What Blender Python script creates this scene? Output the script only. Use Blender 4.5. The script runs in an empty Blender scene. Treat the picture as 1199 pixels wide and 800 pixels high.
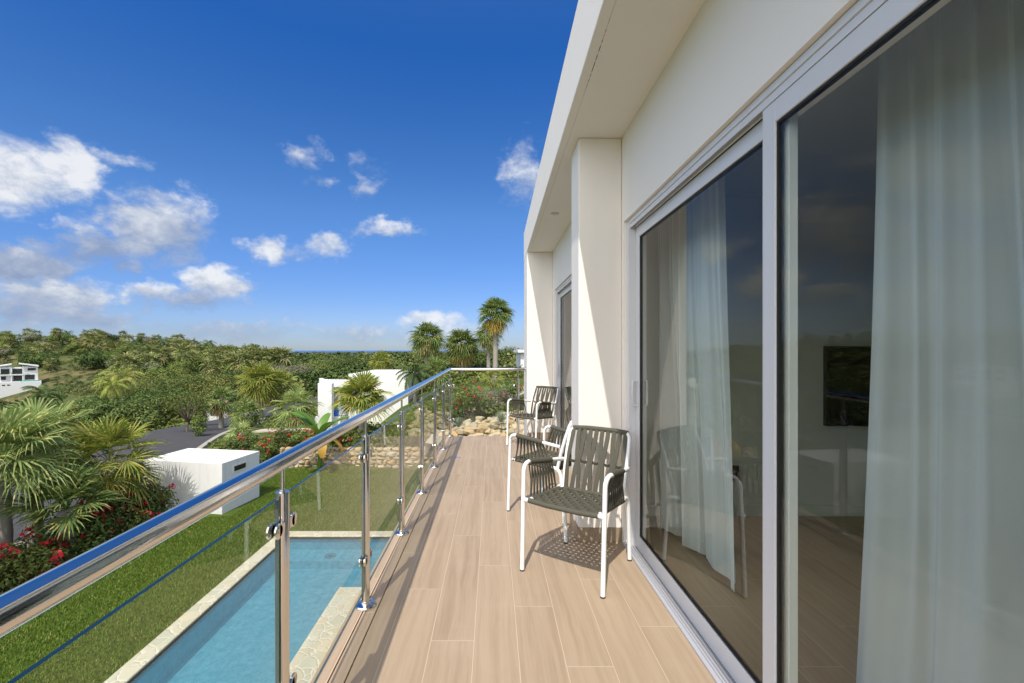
import bpy, math, random
import numpy as np
from mathutils import Vector, Matrix

random.seed(7)
RNG = np.random.default_rng(11)
S = bpy.context.scene
C = S.collection
R = math.radians
PI = math.pi

# ------------------------------------------------------------------ camera
F, VX, VY, H = 533.0, 577.0, 410.5, 1.36          # focal length in photo pixels, vanishing point, eye height
cam_d = bpy.data.cameras.new('camera')
cam = bpy.data.objects.new('camera', cam_d)
C.objects.link(cam)
cam.location = (0, 0, H)
cam.rotation_euler = (R(90), 0, 0)
cam_d.sensor_width = 36.0
cam_d.lens = 36.0 * F / 1199.0
cam_d.shift_x = (599.5 - VX) / 1199.0
cam_d.shift_y = (VY - 400.0) / 1199.0
cam_d.clip_start = 0.05
cam_d.clip_end = 90000.0
S.camera = cam

# ------------------------------------------------------------------ sun, sky, exposure
SUN_DIR = Vector((-0.175, -0.63, 1.0)).normalized()      # towards the sun
EL = math.asin(SUN_DIR.z)
AZ = math.atan2(SUN_DIR.x, SUN_DIR.y)
SKY_STRENGTH = 0.15
SUN_STRENGTH = 2.2
sun_d = bpy.data.lights.new('sun', 'SUN')
sun_d.energy = SUN_STRENGTH
sun_d.angle = R(0.53)
sun_d.color = (1.0, 0.95, 0.87)
sun = bpy.data.objects.new('sun', sun_d)
C.objects.link(sun)
sun.rotation_euler = SUN_DIR.to_track_quat('Z', 'Y').to_euler()
S.view_settings.view_transform = 'Standard'
S.view_settings.look = 'None'
S.view_settings.exposure = 1.0
S.view_settings.gamma = 1.0
S.view_settings.use_curve_mapping = False
S.cycles.use_denoising = True
S.cycles.max_bounces = 10
S.cycles.diffuse_bounces = 5
S.cycles.glossy_bounces = 5
S.cycles.transmission_bounces = 8
S.cycles.transparent_max_bounces = 32
S.cycles.caustics_reflective = False
S.cycles.caustics_refractive = False
S.cycles.sample_clamp_indirect = 6.0

world = bpy.data.worlds.new('World')
S.world = world
world.use_nodes = True


class NT:
    """small node-tree writer"""
    def __init__(self, tree):
        self.t = tree

    def n(self, typ, **kw):
        nd = self.t.nodes.new(typ)
        for k, v in kw.items():
            setattr(nd, k, v)
        return nd

    def set(self, sock, v):
        if isinstance(v, bpy.types.NodeSocket):
            self.t.links.new(v, sock)
        elif v is not None:
            if hasattr(sock, 'default_value'):
                try:
                    sock.default_value = v
                except Exception:
                    sock.default_value = (*v, 1.0)

    def m(self, op, a, b=None, c=None, clamp=False):
        nd = self.n('ShaderNodeMath', operation=op, use_clamp=clamp)
        for i, v in enumerate((a, b, c)):
            if v is not None:
                self.set(nd.inputs[i], v)
        return nd.outputs[0]

    def vm(self, op, a, b=None):
        nd = self.n('ShaderNodeVectorMath', operation=op)
        self.set(nd.inputs[0], a)
        if b is not None:
            self.set(nd.inputs[1], b)
        return nd.outputs[0]

    def sep(self, v):
        nd = self.n('ShaderNodeSeparateXYZ')
        self.set(nd.inputs[0], v)
        return nd.outputs

    def comb(self, x=0.0, y=0.0, z=0.0):
        nd = self.n('ShaderNodeCombineXYZ')
        self.set(nd.inputs[0], x); self.set(nd.inputs[1], y); self.set(nd.inputs[2], z)
        return nd.outputs[0]

    def noise(self, vec, scale, detail=4.0, rough=0.55, dist=0.0, col=False):
        nd = self.n('ShaderNodeTexNoise')
        self.set(nd.inputs['Vector'], vec)
        nd.inputs['Scale'].default_value = scale
        nd.inputs['Detail'].default_value = detail
        nd.inputs['Roughness'].default_value = rough
        nd.inputs['Distortion'].default_value = dist
        return nd.outputs['Color' if col else 'Fac']

    def vor(self, vec, scale, feature='F1', out='Distance', rnd=1.0):
        nd = self.n('ShaderNodeTexVoronoi', feature=feature)
        self.set(nd.inputs['Vector'], vec)
        nd.inputs['Scale'].default_value = scale
        nd.inputs['Randomness'].default_value = rnd
        return nd.outputs[out]

    def ss(self, v, a, b, lo=0.0, hi=1.0):
        nd = self.n('ShaderNodeMapRange', interpolation_type='SMOOTHSTEP')
        self.set(nd.inputs[0], v)
        nd.inputs[1].default_value = a; nd.inputs[2].default_value = b
        nd.inputs[3].default_value = lo; nd.inputs[4].default_value = hi
        return nd.outputs[0]

    def lin(self, v, a, b, lo=0.0, hi=1.0):
        nd = self.n('ShaderNodeMapRange')
        self.set(nd.inputs[0], v)
        nd.inputs[1].default_value = a; nd.inputs[2].default_value = b
        nd.inputs[3].default_value = lo; nd.inputs[4].default_value = hi
        return nd.outputs[0]

    def mix(self, f, a, b, typ='MIX'):
        nd = self.n('ShaderNodeMix', data_type='RGBA', blend_type=typ)
        self.set(nd.inputs[0], f)
        for i, v in ((6, a), (7, b)):
            if isinstance(v, bpy.types.NodeSocket):
                self.t.links.new(v, nd.inputs[i])
            else:
                nd.inputs[i].default_value = (*v[:3], 1.0)
        return nd.outputs[2]

    def ramp(self, f, stops):
        nd = self.n('ShaderNodeValToRGB')
        self.set(nd.inputs[0], f)
        e = nd.color_ramp.elements
        while len(e) < len(stops):
            e.new(0.5)
        for el, (p, c) in zip(e, stops):
            el.position = p
            el.color = (*c, 1.0)
        return nd.outputs[0]

    def bump(self, h, strength=0.3, dist=0.01):
        nd = self.n('ShaderNodeBump')
        nd.inputs['Strength'].default_value = strength
        nd.inputs['Distance'].default_value = dist
        self.set(nd.inputs['Height'], h)
        return nd.outputs[0]


# ---- sky with clouds at their directions
def build_world():
    w = NT(world.node_tree)
    world.node_tree.nodes.clear()
    out = w.n('ShaderNodeOutputWorld')
    bg = w.n('ShaderNodeBackground')
    world.node_tree.links.new(bg.outputs[0], out.inputs[0])
    bg.inputs[1].default_value = SKY_STRENGTH
    sky = w.n('ShaderNodeTexSky', sky_type='NISHITA')
    sky.sun_disc = False
    sky.sun_elevation = EL
    sky.sun_rotation = AZ
    sky.altitude = 60.0
    sky.air_density = 1.0
    sky.dust_density = 0.15
    sky.ozone_density = 3.0
    hs = w.n('ShaderNodeHueSaturation')
    hs.inputs['Saturation'].default_value = 1.22
    hs.inputs['Value'].default_value = 0.92
    world.node_tree.links.new(sky.outputs[0], hs.inputs['Color'])
    tc = w.n('ShaderNodeTexCoord')
    d = w.vm('NORMALIZE', tc.outputs['Generated'])
    x, y, z = w.sep(d)
    az = w.m('ARCTAN2', x, y)
    el = w.m('ARCSINE', z)
    skyc = w.mix(w.ss(el, 0.0, 0.42), (0.80, 0.93, 1.16), (1.0, 1.0, 1.0))
    skyc = w.mix(1.0, hs.outputs[0], skyc, 'MULTIPLY')
    # deep clean blue away from the sun, added glow behind camera lifts shaded walls
    deep = w.ramp(w.m('DIVIDE', el, 1.5708), [(0.0, (.25, .27, .36)), (0.045, (.33, .325, .40)), (0.176, (.39, .426, .504)), (0.37, (.17, .353, .56)), (0.62, (.55, .60, .70))])
    fwd = w.ss(y, -0.35, 0.15)
    skyc = w.mix(fwd, skyc, w.mix(1.0, skyc, deep, 'MULTIPLY'))
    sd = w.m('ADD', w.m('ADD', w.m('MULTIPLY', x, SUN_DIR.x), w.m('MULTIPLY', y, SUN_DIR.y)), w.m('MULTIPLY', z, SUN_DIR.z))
    fill_glow = w.m('MULTIPLY', w.ss(sd, 0.15, 0.95), w.ss(y, 0.1, -0.25))
    skyc = w.mix(w.m('MULTIPLY', fill_glow, 0.85), skyc, (9.0, 8.5, 7.6))
    nv = w.comb(w.m('MULTIPLY', az, 1.0), w.m('MULTIPLY', el, 1.35), 0.0)
    wp = w.sep(w.vm('SUBTRACT', w.noise(nv, 16.0, 4.0, 0.6, 0.0, col=True), (0.5, 0.5, 0.5)))
    azw = w.m('ADD', az, w.m('MULTIPLY', wp[0], 0.13))
    elw = w.m('ADD', el, w.m('MULTIPLY', wp[1], 0.075))
    n1 = w.noise(nv, 9.0, 9.0, 0.62, 0.25)
    n2 = w.noise(w.vm('ADD', nv, (3.1, 1.7, 0.4)), 24.0, 8.0, 0.6, 0.3)
    nn = w.m('ADD', w.m('MULTIPLY', n1, 0.62), w.m('MULTIPLY', n2, 0.38))
    # px, py in the photograph's directions, half sizes, density, whiteness
    blobs = [(5, 205, 100, 56, 1.15, 1.0), (72, 197, 66, 42, 1.0, 1.0), (140, 186, 36, 13, .5, .9),
             (185, 268, 86, 48, 1.1, .5), (222, 240, 42, 22, .8, 1.0), (95, 278, 26, 20, .75, .75),
             (120, 292, 80, 24, 1.05, .15), (25, 308, 90, 28, 1.15, .15), (55, 346, 100, 26, 1.2, .65), (60, 366, 130, 16, 1.1, .2),
             (178, 342, 48, 20, 1.0, .9), (255, 332, 54, 24, 1.1, .8), (220, 350, 80, 16, .9, .3),
             (316, 291, 34, 20, .85, .85), (384, 287, 34, 15, .75, .8), (350, 298, 40, 10, .5, .6),
             (450, 270, 50, 14, .8, .8), (355, 182, 26, 18, .55, .6), (425, 217, 22, 14, .5, .6),
             (428, 190, 26, 14, .36, .5), (375, 212, 24, 10, .36, .5), (614, 205, 32, 40, .62, .7),
             (505, 376, 46, 15, .72, .95), (560, 388, 60, 12, .6, .8), (420, 388, 80, 14, .55, .55),
             (70, 375, 120, 16, .7, .5), (270, 388, 120, 12, .55, .4), (-90, 250, 90, 60, .9, .8),
             (-260, 330, 140, 40, .9, .7), (700, 380, 120, 18, .6, .8), (900, 330, 160, 40, .8, .7)]
    dens = None
    white = None
    for px, py, rx, ry, s, wh in blobs:
        ca = math.atan((px - VX) / F)
        ce = math.atan((VY - py) / F * math.cos(ca))
        ra = rx / F * math.cos(ca) ** 2
        re = ry / F * math.cos(ca)
        u = w.m('DIVIDE', w.m('SUBTRACT', azw, ca), ra)
        v = w.m('DIVIDE', w.m('SUBTRACT', elw, ce), re)
        r2 = w.m('ADD', w.m('MULTIPLY', u, u), w.m('MULTIPLY', v, v))
        b = w.m('MULTIPLY', w.m('SUBTRACT', 1.0, r2), s)
        b = w.m('MAXIMUM', b, -0.6)
        lit = w.m('ADD', w.m('MULTIPLY', v, 0.30), wh)          # sunlit tops, greyer undersides
        lit = w.m('MULTIPLY', lit, w.m('MAXIMUM', b, 0.001))
        dens = b if dens is None else w.m('SMOOTH_MAX', dens, b, 0.25)
        white = lit if white is None else w.m('ADD', white, lit)
        pos = w.m('MAXIMUM', b, 0.001)
        wsum = pos if px == 5 else w.m('ADD', wsum, pos)
    shade = w.m('DIVIDE', white, wsum)
    # scattered cumulus in the rest of the sky, low over the horizon (seen in reflections)
    away = w.ss(w.m('ABSOLUTE', w.m('ADD', az, 0.4)), 0.75, 1.1)
    band = w.m('MULTIPLY', w.ss(el, 0.0, 0.12), w.ss(el, 0.75, 0.3))
    extra = w.m('SUBTRACT', w.m('MULTIPLY', w.m('MULTIPLY', away, band), 0.55), 0.6)
    dens = w.m('MAXIMUM', dens, extra)
    t = w.m('ADD', w.m('MULTIPLY', dens, 1.15), w.m('MULTIPLY', w.m('SUBTRACT', nn, 0.5), 3.3))
    mask = w.ss(t, -0.05, 1.2)
    mask = w.m('MULTIPLY', mask, w.ss(dens, -0.2, 0.75, 0.35, 0.93))
    mask = w.m('MULTIPLY', mask, w.ss(el, -0.002, 0.02))
    sh = w.m('ADD', shade, w.m('MULTIPLY', w.m('SUBTRACT', n2, 0.5), 1.5))
    sh = w.m('ADD', w.m('MULTIPLY', sh, 0.92), w.m('MULTIPLY', w.m('SUBTRACT', n1, 0.5), 1.3))
    ccol = w.ramp(sh, [(0.0, (0.95, 1.2, 1.75)), (0.42, (1.45, 1.66, 2.1)), (0.75, (2.2, 2.35, 2.6)), (1.0, (2.95, 3.0, 3.1))])
    # colour ramps clamp nothing above 1, the values are radiance before the background strength
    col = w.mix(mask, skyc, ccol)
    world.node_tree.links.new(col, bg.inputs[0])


build_world()

# ------------------------------------------------------------------ helpers
def P(px, py, Y):
    """a point of the place seen in the photograph at (px, py), Y metres ahead"""
    return Vector(((px - VX) / F * Y, Y, H - (py - VY) / F * Y))


class MB:
    """collects shapes into one mesh"""
    def __init__(self):
        self.v = []
        self.f = []
        self.mi = []

    def add(self, verts, faces, mi=0):
        o = len(self.v)
        self.v += [tuple(p) for p in verts]
        self.f += [tuple(o + i for i in f) for f in faces]
        self.mi += [mi] * len(faces)
        return self

    def box(self, a, b, mi=0, M=None):
        x0, y0, z0 = a
        x1, y1, z1 = b
        vs = [Vector(p) for p in ((x0, y0, z0), (x1, y0, z0), (x1, y1, z0), (x0, y1, z0),
                                  (x0, y0, z1), (x1, y0, z1), (x1, y1, z1), (x0, y1, z1))]
        if M is not None:
            vs = [M @ p for p in vs]
        return self.add(vs, [(0, 3, 2, 1), (4, 5, 6, 7), (0, 1, 5, 4), (1, 2, 6, 5), (2, 3, 7, 6), (3, 0, 4, 7)], mi)

    def prism(self, poly, z0, z1, mi=0):
        n = len(poly)
        z0s = z0 if isinstance(z0, (list, tuple)) else [z0] * n
        z1s = z1 if isinstance(z1, (list, tuple)) else [z1] * n
        vs = [(p[0], p[1], a) for p, a in zip(poly, z0s)] + [(p[0], p[1], a) for p, a in zip(poly, z1s)]
        fs = [tuple(range(n - 1, -1, -1)), tuple(range(n, 2 * n))]
        fs += [(i, (i + 1) % n, n + (i + 1) % n, n + i) for i in range(n)]
        return self.add(vs, fs, mi)

    def tube(self, pts, r, n=12, mi=0, caps=True):
        pts = [Vector(p) for p in pts]
        rs = r if isinstance(r, (list, tuple)) else [r] * len(pts)
        t0 = (pts[1] - pts[0]).normalized()
        up = Vector((0, 0, 1)) if abs(t0.z) < 0.9 else Vector((0, 1, 0))
        nrm = t0.cross(up).normalized()
        vs = []
        for i, p in enumerate(pts):
            if i == 0:
                t = t0
            elif i == len(pts) - 1:
                t = (pts[i] - pts[i - 1]).normalized()
            else:
                t = ((pts[i] - pts[i - 1]).normalized() + (pts[i + 1] - pts[i]).normalized()).normalized()
            nrm = (nrm - t * nrm.dot(t)).normalized()
            b = t.cross(nrm)
            for k in range(n):
                a = 2 * PI * k / n
                vs.append(p + (nrm * math.cos(a) + b * math.sin(a)) * rs[i])
        fs = []
        for i in range(len(pts) - 1):
            for k in range(n):
                k2 = (k + 1) % n
                fs.append((i * n + k, i * n + k2, (i + 1) * n + k2, (i + 1) * n + k))
        if caps:
            fs.append(tuple(range(n - 1, -1, -1)))
            m = (len(pts) - 1) * n
            fs.append(tuple(range(m, m + n)))
        return self.add(vs, fs, mi)

    def lathe(self, prof, c=(0, 0, 0), n=24, axis='Z', mi=0):
        vs = []
        for r, h in prof:
            for k in range(n):
                a = 2 * PI * k / n
                p = (r * math.cos(a), r * math.sin(a), h)
                if axis == 'X':
                    p = (h, r * math.cos(a), r * math.sin(a))
                elif axis == 'Y':
                    p = (r * math.sin(a), h, r * math.cos(a))
                vs.append((p[0] + c[0], p[1] + c[1], p[2] + c[2]))
        fs = []
        for i in range(len(prof) - 1):
            for k in range(n):
                k2 = (k + 1) % n
                fs.append((i * n + k, i * n + k2, (i + 1) * n + k2, (i + 1) * n + k))
        fs.append(tuple(range(n - 1, -1, -1)))
        m = (len(prof) - 1) * n
        fs.append(tuple(range(m, m + n)))
        return self.add(vs, fs, mi)

    def strip(self, pts, ws, side, t=0.005, mi=0):
        """flat band of rectangular section along pts; side gives the width direction"""
        pts = [Vector(p) for p in pts]
        ws = ws if isinstance(ws, (list, tuple)) else [ws] * len(pts)
        vs = []
        for i, p in enumerate(pts):
            a = pts[max(0, i - 1)]
            b = pts[min(len(pts) - 1, i + 1)]
            tan = (b - a).normalized()
            s = Vector(side[i] if isinstance(side, list) else side)
            s = (s - tan * s.dot(tan)).normalized()
            nn = tan.cross(s)
            for u, q in ((-1, -1), (1, -1), (1, 1), (-1, 1)):
                vs.append(p + s * (u * ws[i] / 2) + nn * (q * t / 2))
        fs = [(3, 2, 1, 0)]
        for i in range(len(pts) - 1):
            for k in range(4):
                k2 = (k + 1) % 4
                fs.append((i * 4 + k, i * 4 + k2, i * 4 + 4 + k2, i * 4 + 4 + k))
        m = 4 * (len(pts) - 1)
        fs.append((m, m + 1, m + 2, m + 3))
        return self.add(vs, fs, mi)

    def build(self, name, mat, parent=None, smooth=False, bevel=0.0, auto=None):
        me = bpy.data.meshes.new(name)
        me.from_pydata(self.v, [], self.f)
        for m in (mat if isinstance(mat, (list, tuple)) else [mat]):
            me.materials.append(m)
        me.polygons.foreach_set('material_index', self.mi)
        if smooth:
            me.polygons.foreach_set('use_smooth', [True] * len(me.polygons))
        me.update()
        if auto is not None:
            me.set_sharp_from_angle(angle=R(auto))
        o = bpy.data.objects.new(name, me)
        C.objects.link(o)
        if parent is not None:
            o.parent = parent
        if bevel:
            md = o.modifiers.new('bevel', 'BEVEL')
            md.width = bevel
            md.segments = 2
            md.limit_method = 'ANGLE'
            md.angle_limit = R(40)
        return o


def np_mesh(name, V, Q, mats, mi=None, parent=None, smooth=False):
    """mesh from arrays: V (n,3), Q (m,k) faces all of k corners"""
    me = bpy.data.meshes.new(name)
    V = np.asarray(V, dtype=np.float32)
    Q = np.asarray(Q, dtype=np.int32)
    me.vertices.add(len(V))
    me.vertices.foreach_set('co', V.ravel())
    k = Q.shape[1]
    me.loops.add(Q.size)
    me.loops.foreach_set('vertex_index', Q.ravel())
    me.polygons.add(len(Q))
    me.polygons.foreach_set('loop_start', np.arange(0, Q.size, k, dtype=np.int32))
    me.polygons.foreach_set('loop_total', np.full(len(Q), k, dtype=np.int32))
    for m in (mats if isinstance(mats, (list, tuple)) else [mats]):
        me.materials.append(m)
    if mi is not None:
        me.polygons.foreach_set('material_index', np.asarray(mi, dtype=np.int32))
    if smooth:
        me.polygons.foreach_set('use_smooth', np.ones(len(Q), dtype=bool))
    me.update(calc_edges=True)
    me.validate()
    o = bpy.data.objects.new(name, me)
    C.objects.link(o)
    if parent is not None:
        o.parent = parent
    return o


def tag(o, label, cat, group=None):
    o['label'] = label
    o['category'] = cat
    if group:
        o['group'] = group
    return o


def thing(name, label, cat, loc=(0, 0, 0), rz=0.0, group=None):
    o = bpy.data.objects.new(name, None)
    C.objects.link(o)
    o.location = loc
    o.rotation_euler = (0, 0, rz)
    o.empty_display_size = 0.2
    return tag(o, label, cat, group)


def struct(o):
    o['kind'] = 'structure'
    return o


def dup(root, loc, rz=0.0, sc=1.0, label=None, group=None):
    r = root.copy()
    C.objects.link(r)
    r.location = loc
    r.rotation_euler = (0, 0, rz)
    r.scale = (sc, sc, sc)
    if label:
        r['label'] = label
    if group:
        r['group'] = group
    for ch in list(root.children):
        c = ch.copy()
        C.objects.link(c)
        c.parent = r
        for g in list(ch.children):
            e = g.copy()
            C.objects.link(e)
            e.parent = c
    return r


# ------------------------------------------------------------------ materials
MATS = {}


def mat(name):
    m = bpy.data.materials.new(name)
    m.use_nodes = True
    m.node_tree.nodes.clear()
    nt = NT(m.node_tree)
    nt.out = nt.n('ShaderNodeOutputMaterial')
    MATS[name] = m
    return m, nt


def link_surface(nt, sh):
    nt.t.links.new(sh, nt.out.inputs[0])


def principled(nt, color, rough=0.5, metal=0.0, spec=0.5, normal=None, **kw):
    b = nt.n('ShaderNodeBsdfPrincipled')
    nt.set(b.inputs['Base Color'], color if isinstance(color, bpy.types.NodeSocket) else (*color, 1.0))
    nt.set(b.inputs['Roughness'], rough)
    b.inputs['Metallic'].default_value = metal
    b.inputs['Specular IOR Level'].default_value = spec
    if normal is not None:
        nt.set(b.inputs['Normal'], normal)
    for k, v in kw.items():
        nt.set(b.inputs[k.replace('_', ' ')], v)
    return b.outputs[0]


def simple(name, color, rough=0.5, metal=0.0, spec=0.5, vary=0.0, scale=8.0, bump=0.0, bscale=60.0):
    m, nt = mat(name)
    co = nt.n('ShaderNodeTexCoord').outputs['Object']
    col = color
    if vary:
        f = nt.noise(co, scale, 5.0)
        col = nt.mix(f, [c * (1 - vary) for c in color], [min(1, c * (1 + vary)) for c in color])
    nrm = nt.bump(nt.noise(co, bscale, 4.0), bump, 0.004) if bump else None
    link_surface(nt, principled(nt, col, rough, metal, spec, nrm))
    return m


def stucco(name, color=(0.865, 0.80, 0.735), stains_groove=False, streak=0.06):
    m, nt = mat(name)
    g = nt.n('ShaderNodeNewGeometry')
    p = g.outputs['Position']
    f = nt.noise(p, 1.3, 5.0)
    col = nt.mix(f, [c * 0.965 for c in color], color)
    f2 = nt.noise(nt.vm('MULTIPLY', p, (6.0, 6.0, 0.7)), 1.0, 4.0)
    col = nt.mix(nt.ss(f2, 0.5, 0.8, 0.0, streak), col, (0.5, 0.49, 0.46))
    if stains_groove:      # mildew specks under the roof edge close by, plus drip groove shade painted as line
        x, y, z = nt.sep(p)
        near = nt.m('MULTIPLY', nt.ss(nt.m('ABSOLUTE', nt.m('SUBTRACT', x, 0.535)), 0.06, 0.01),
                    nt.ss(nt.m('ABSOLUTE', nt.m('SUBTRACT', y, 2.35)), 0.4, 0.05))
        sp = nt.m('MULTIPLY', nt.ss(nt.vor(p, 45.0), 0.17, 0.05), nt.ss(nt.noise(p, 14.0), 0.45, 0.65))
        ln = nt.ss(nt.m('ABSOLUTE', nt.m('SUBTRACT', x, nt.m('ADD', 0.5175, nt.m('MULTIPLY', y, 0.0084)))), 0.0035, 0.001)
        ln2 = nt.m('MULTIPLY', ln, nt.m('ADD', 0.25, nt.m('MULTIPLY', near, nt.ss(nt.noise(p, 30.0), 0.35, 0.6))), clamp=True)
        specks_groove = nt.m('MAXIMUM', nt.m('MULTIPLY', near, sp), ln2)
        specks_groove = nt.m('MULTIPLY', specks_groove, nt.ss(nt.m('ABSOLUTE', nt.m('SUBTRACT', z, 2.876)), 0.02, 0.005))
        col = nt.mix(specks_groove, col, (0.12, 0.09, 0.06))
    nrm = nt.bump(nt.noise(p, 90.0, 5.0), 0.12, 0.004)
    link_surface(nt, principled(nt, col, 0.85, 0.0, 0.25, nrm))
    return m


def wood_tile(name, x0, wdt, lng, dark=1.0, grout=(0.52, 0.42, 0.31)):
    """wood-look porcelain planks along Y in staggered courses with pale grout"""
    m, nt = mat(name)
    g = nt.n('ShaderNodeNewGeometry')
    p = g.outputs['Position']
    x, y, z = nt.sep(p)
    cx = nt.m('DIVIDE', nt.m('SUBTRACT', x, x0), wdt)
    col_i = nt.m('FLOOR', cx)
    off = nt.m('MULTIPLY', nt.m('FRACT', nt.m('MULTIPLY', col_i, 0.3819)), lng)
    cy = nt.m('DIVIDE', nt.m('ADD', y, off), lng)
    row_i = nt.m('FLOOR', cy)
    fx = nt.m('MULTIPLY', nt.m('SUBTRACT', 0.5, nt.m('ABSOLUTE', nt.m('SUBTRACT', nt.m('FRACT', cx), 0.5))), wdt)
    fy = nt.m('MULTIPLY', nt.m('SUBTRACT', 0.5, nt.m('ABSOLUTE', nt.m('SUBTRACT', nt.m('FRACT', cy), 0.5))), lng)
    edge = nt.m('MINIMUM', fx, fy)
    gro = nt.ss(edge, 0.0022, 0.0010)
    wn = nt.n('ShaderNodeTexWhiteNoise', noise_dimensions='2D')
    nt.set(wn.inputs['Vector'], nt.comb(col_i, row_i, 0.0))
    rnd = wn.outputs['Value']
    rx = nt.m('ADD', x, nt.m('MULTIPLY', rnd, 13.0))
    wob = nt.m('MULTIPLY', nt.noise(nt.comb(nt.m('MULTIPLY', rnd, 30.0), nt.m('MULTIPLY', y, 1.4), x), 1.5, 3.0), 0.05)
    gv = nt.comb(nt.m('MULTIPLY', nt.m('ADD', rx, wob), 26.0), nt.m('MULTIPLY', nt.m('ADD', y, nt.m('MULTIPLY', rnd, 7.0)), 0.9), 0.0)
    gr = nt.noise(gv, 1.1, 8.0, 0.62, 0.5)
    gv2 = nt.comb(nt.m('MULTIPLY', rx, 170.0), nt.m('MULTIPLY', y, 3.5), 0.0)
    gr2 = nt.noise(gv2, 1.4, 4.0, 0.6)
    a = (0.385 * dark, 0.288 * dark, 0.198 * dark)
    b = (0.300 * dark, 0.217 * dark, 0.145 * dark)
    c = nt.mix(nt.ss(gr, 0.38, 0.72), a, b)
    c = nt.mix(nt.m('MULTIPLY', nt.ss(gr2, 0.45, 0.8), 0.35), c, (0.25 * dark, 0.165 * dark, 0.10 * dark))
    c = nt.mix(nt.lin(rnd, 0, 1, 0.0, 0.30), c, (0.45 * dark, 0.34 * dark, 0.235 * dark))
    sc = nt.noise(p, 3.2, 5.0)
    c = nt.mix(nt.ss(sc, 0.5, 0.75, 0.0, 0.10), c, (0.55 * dark, 0.46 * dark, 0.36 * dark))
    c = nt.mix(gro, c, [q * dark for q in grout])
    rg = nt.m('ADD', 0.40, nt.m('MULTIPLY', gr, 0.16))
    h = nt.m('SUBTRACT', nt.m('MULTIPLY', gr, 0.25), nt.m('MULTIPLY', gro, 1.0))
    link_surface(nt, principled(nt, c, rg, 0.0, 0.35, nt.bump(h, 0.25, 0.0015)))
    return m


def glass(name, tint=(0.90, 0.95, 0.93), ior=1.5, extra=0.0, rough=0.0, refl=1.0):
    """clear sheet glass: each face mirrors by Fresnel and passes the rest"""
    m, nt = mat(name)
    fr = nt.n('ShaderNodeFresnel')
    fr.inputs[0].default_value = ior
    f = nt.m('ADD', nt.m('MULTIPLY', fr.outputs[0], refl), extra, clamp=True)
    g = nt.n('ShaderNodeNewGeometry')
    f = nt.m('MULTIPLY', f, nt.m('SUBTRACT', 1.0, g.outputs['Backfacing']))
    tr = nt.n('ShaderNodeBsdfTransparent')
    tr.inputs[0].default_value = (*tint, 1)
    gl = nt.n('ShaderNodeBsdfGlossy')
    gl.inputs['Roughness'].default_value = rough
    gl.inputs['Color'].default_value = (1, 1, 1, 1)
    mx = nt.n('ShaderNodeMixShader')
    nt.set(mx.inputs[0], f)
    nt.t.links.new(tr.outputs[0], mx.inputs[1])
    nt.t.links.new(gl.outputs[0], mx.inputs[2])
    link_surface(nt, mx.outputs[0])
    return m


def foliage(name, stops, trans=0.25, rough=0.6, spec=0.12, objvar=0.25):
    m, nt = mat(name)
    g = nt.n('ShaderNodeNewGeometry')
    oi = nt.n('ShaderNodeObjectInfo')
    c = nt.ramp(g.outputs['Random Per Island'], stops)
    hs = nt.n('ShaderNodeHueSaturation')
    nt.set(hs.inputs['Color'], c)
    nt.set(hs.inputs['Value'], nt.lin(oi.outputs['Random'], 0, 1, 1 - objvar, 1 + objvar))
    nt.set(hs.inputs['Hue'], nt.lin(nt.m('FRACT', nt.m('MULTIPLY', oi.outputs['Random'], 7.3)), 0, 1, 0.5 - 0.02 * objvar / .25, 0.5 + 0.012 * objvar / .25))
    col = hs.outputs[0]
    b = principled(nt, col, rough, 0.0, spec)
    if trans:
        tl = nt.n('ShaderNodeBsdfTranslucent')
        tcol = nt.mix(1.0, col, (1.0, 1.0, 0.45), 'MULTIPLY')
        nt.set(tl.inputs[0], nt.mix(0.5, tcol, col))
        mx = nt.n('ShaderNodeMixShader')
        mx.inputs[0].default_value = trans
        nt.t.links.new(b, mx.inputs[1])
        nt.t.links.new(tl.outputs[0], mx.inputs[2])
        b = mx.outputs[0]
    link_surface(nt, b)
    return m


WHITE = stucco('white_stucco')
WHITE_OUT = stucco('weathered_white_stucco', (0.67, 0.665, 0.65), streak=0.45)
SOFF = stucco('roof_stucco', stains_groove=True)
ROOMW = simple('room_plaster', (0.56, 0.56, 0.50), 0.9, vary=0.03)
FRAME = simple('white_aluminium', (0.66, 0.65, 0.66), 0.35, spec=0.4, vary=0.02)
SILLM = simple('grey_sill_aluminium', (0.40, 0.40, 0.43), 0.4, spec=0.4, vary=0.03)
GASKET = simple('black_gasket', (0.012, 0.012, 0.012), 0.6)
TILE = wood_tile('wood_tile', 0.115, 0.2025, 1.21)
TILE_IN = wood_tile('room_wood_tile', 1.1, 0.2025, 1.21, 0.95)
EDGE_T = wood_tile('edge_tile', -0.95, 0.27, 0.9, 1.08)
SKIRT = wood_tile('skirting_tile', 0.3, 5.0, 5.0, 0.85)
GLASS = glass('railing_glass', (0.945, 0.965, 0.935), 1.5)
GEDGE = simple('glass_edge', (0.02, 0.07, 0.10), 0.15)
DGLASS = glass('door_glass', (0.94, 0.965, 0.935), 1.5, 0.0, refl=0.7)
FGLASS = simple('dark_window_glass', (0.03, 0.035, 0.04), 0.05, spec=0.8)


def steel():
    m, nt = mat('polished_steel')
    co = nt.n('ShaderNodeTexCoord').outputs['Object']
    f = nt.noise(co, 40.0, 3.0)
    link_surface(nt, principled(nt, (0.72, 0.705, 0.68), nt.lin(f, 0.3, 0.7, 0.07, 0.15), 1.0))
    return m


STEEL = steel()
CHAIRW = simple('white_powder_coat', (0.82, 0.82, 0.81), 0.38, vary=0.02)


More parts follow.
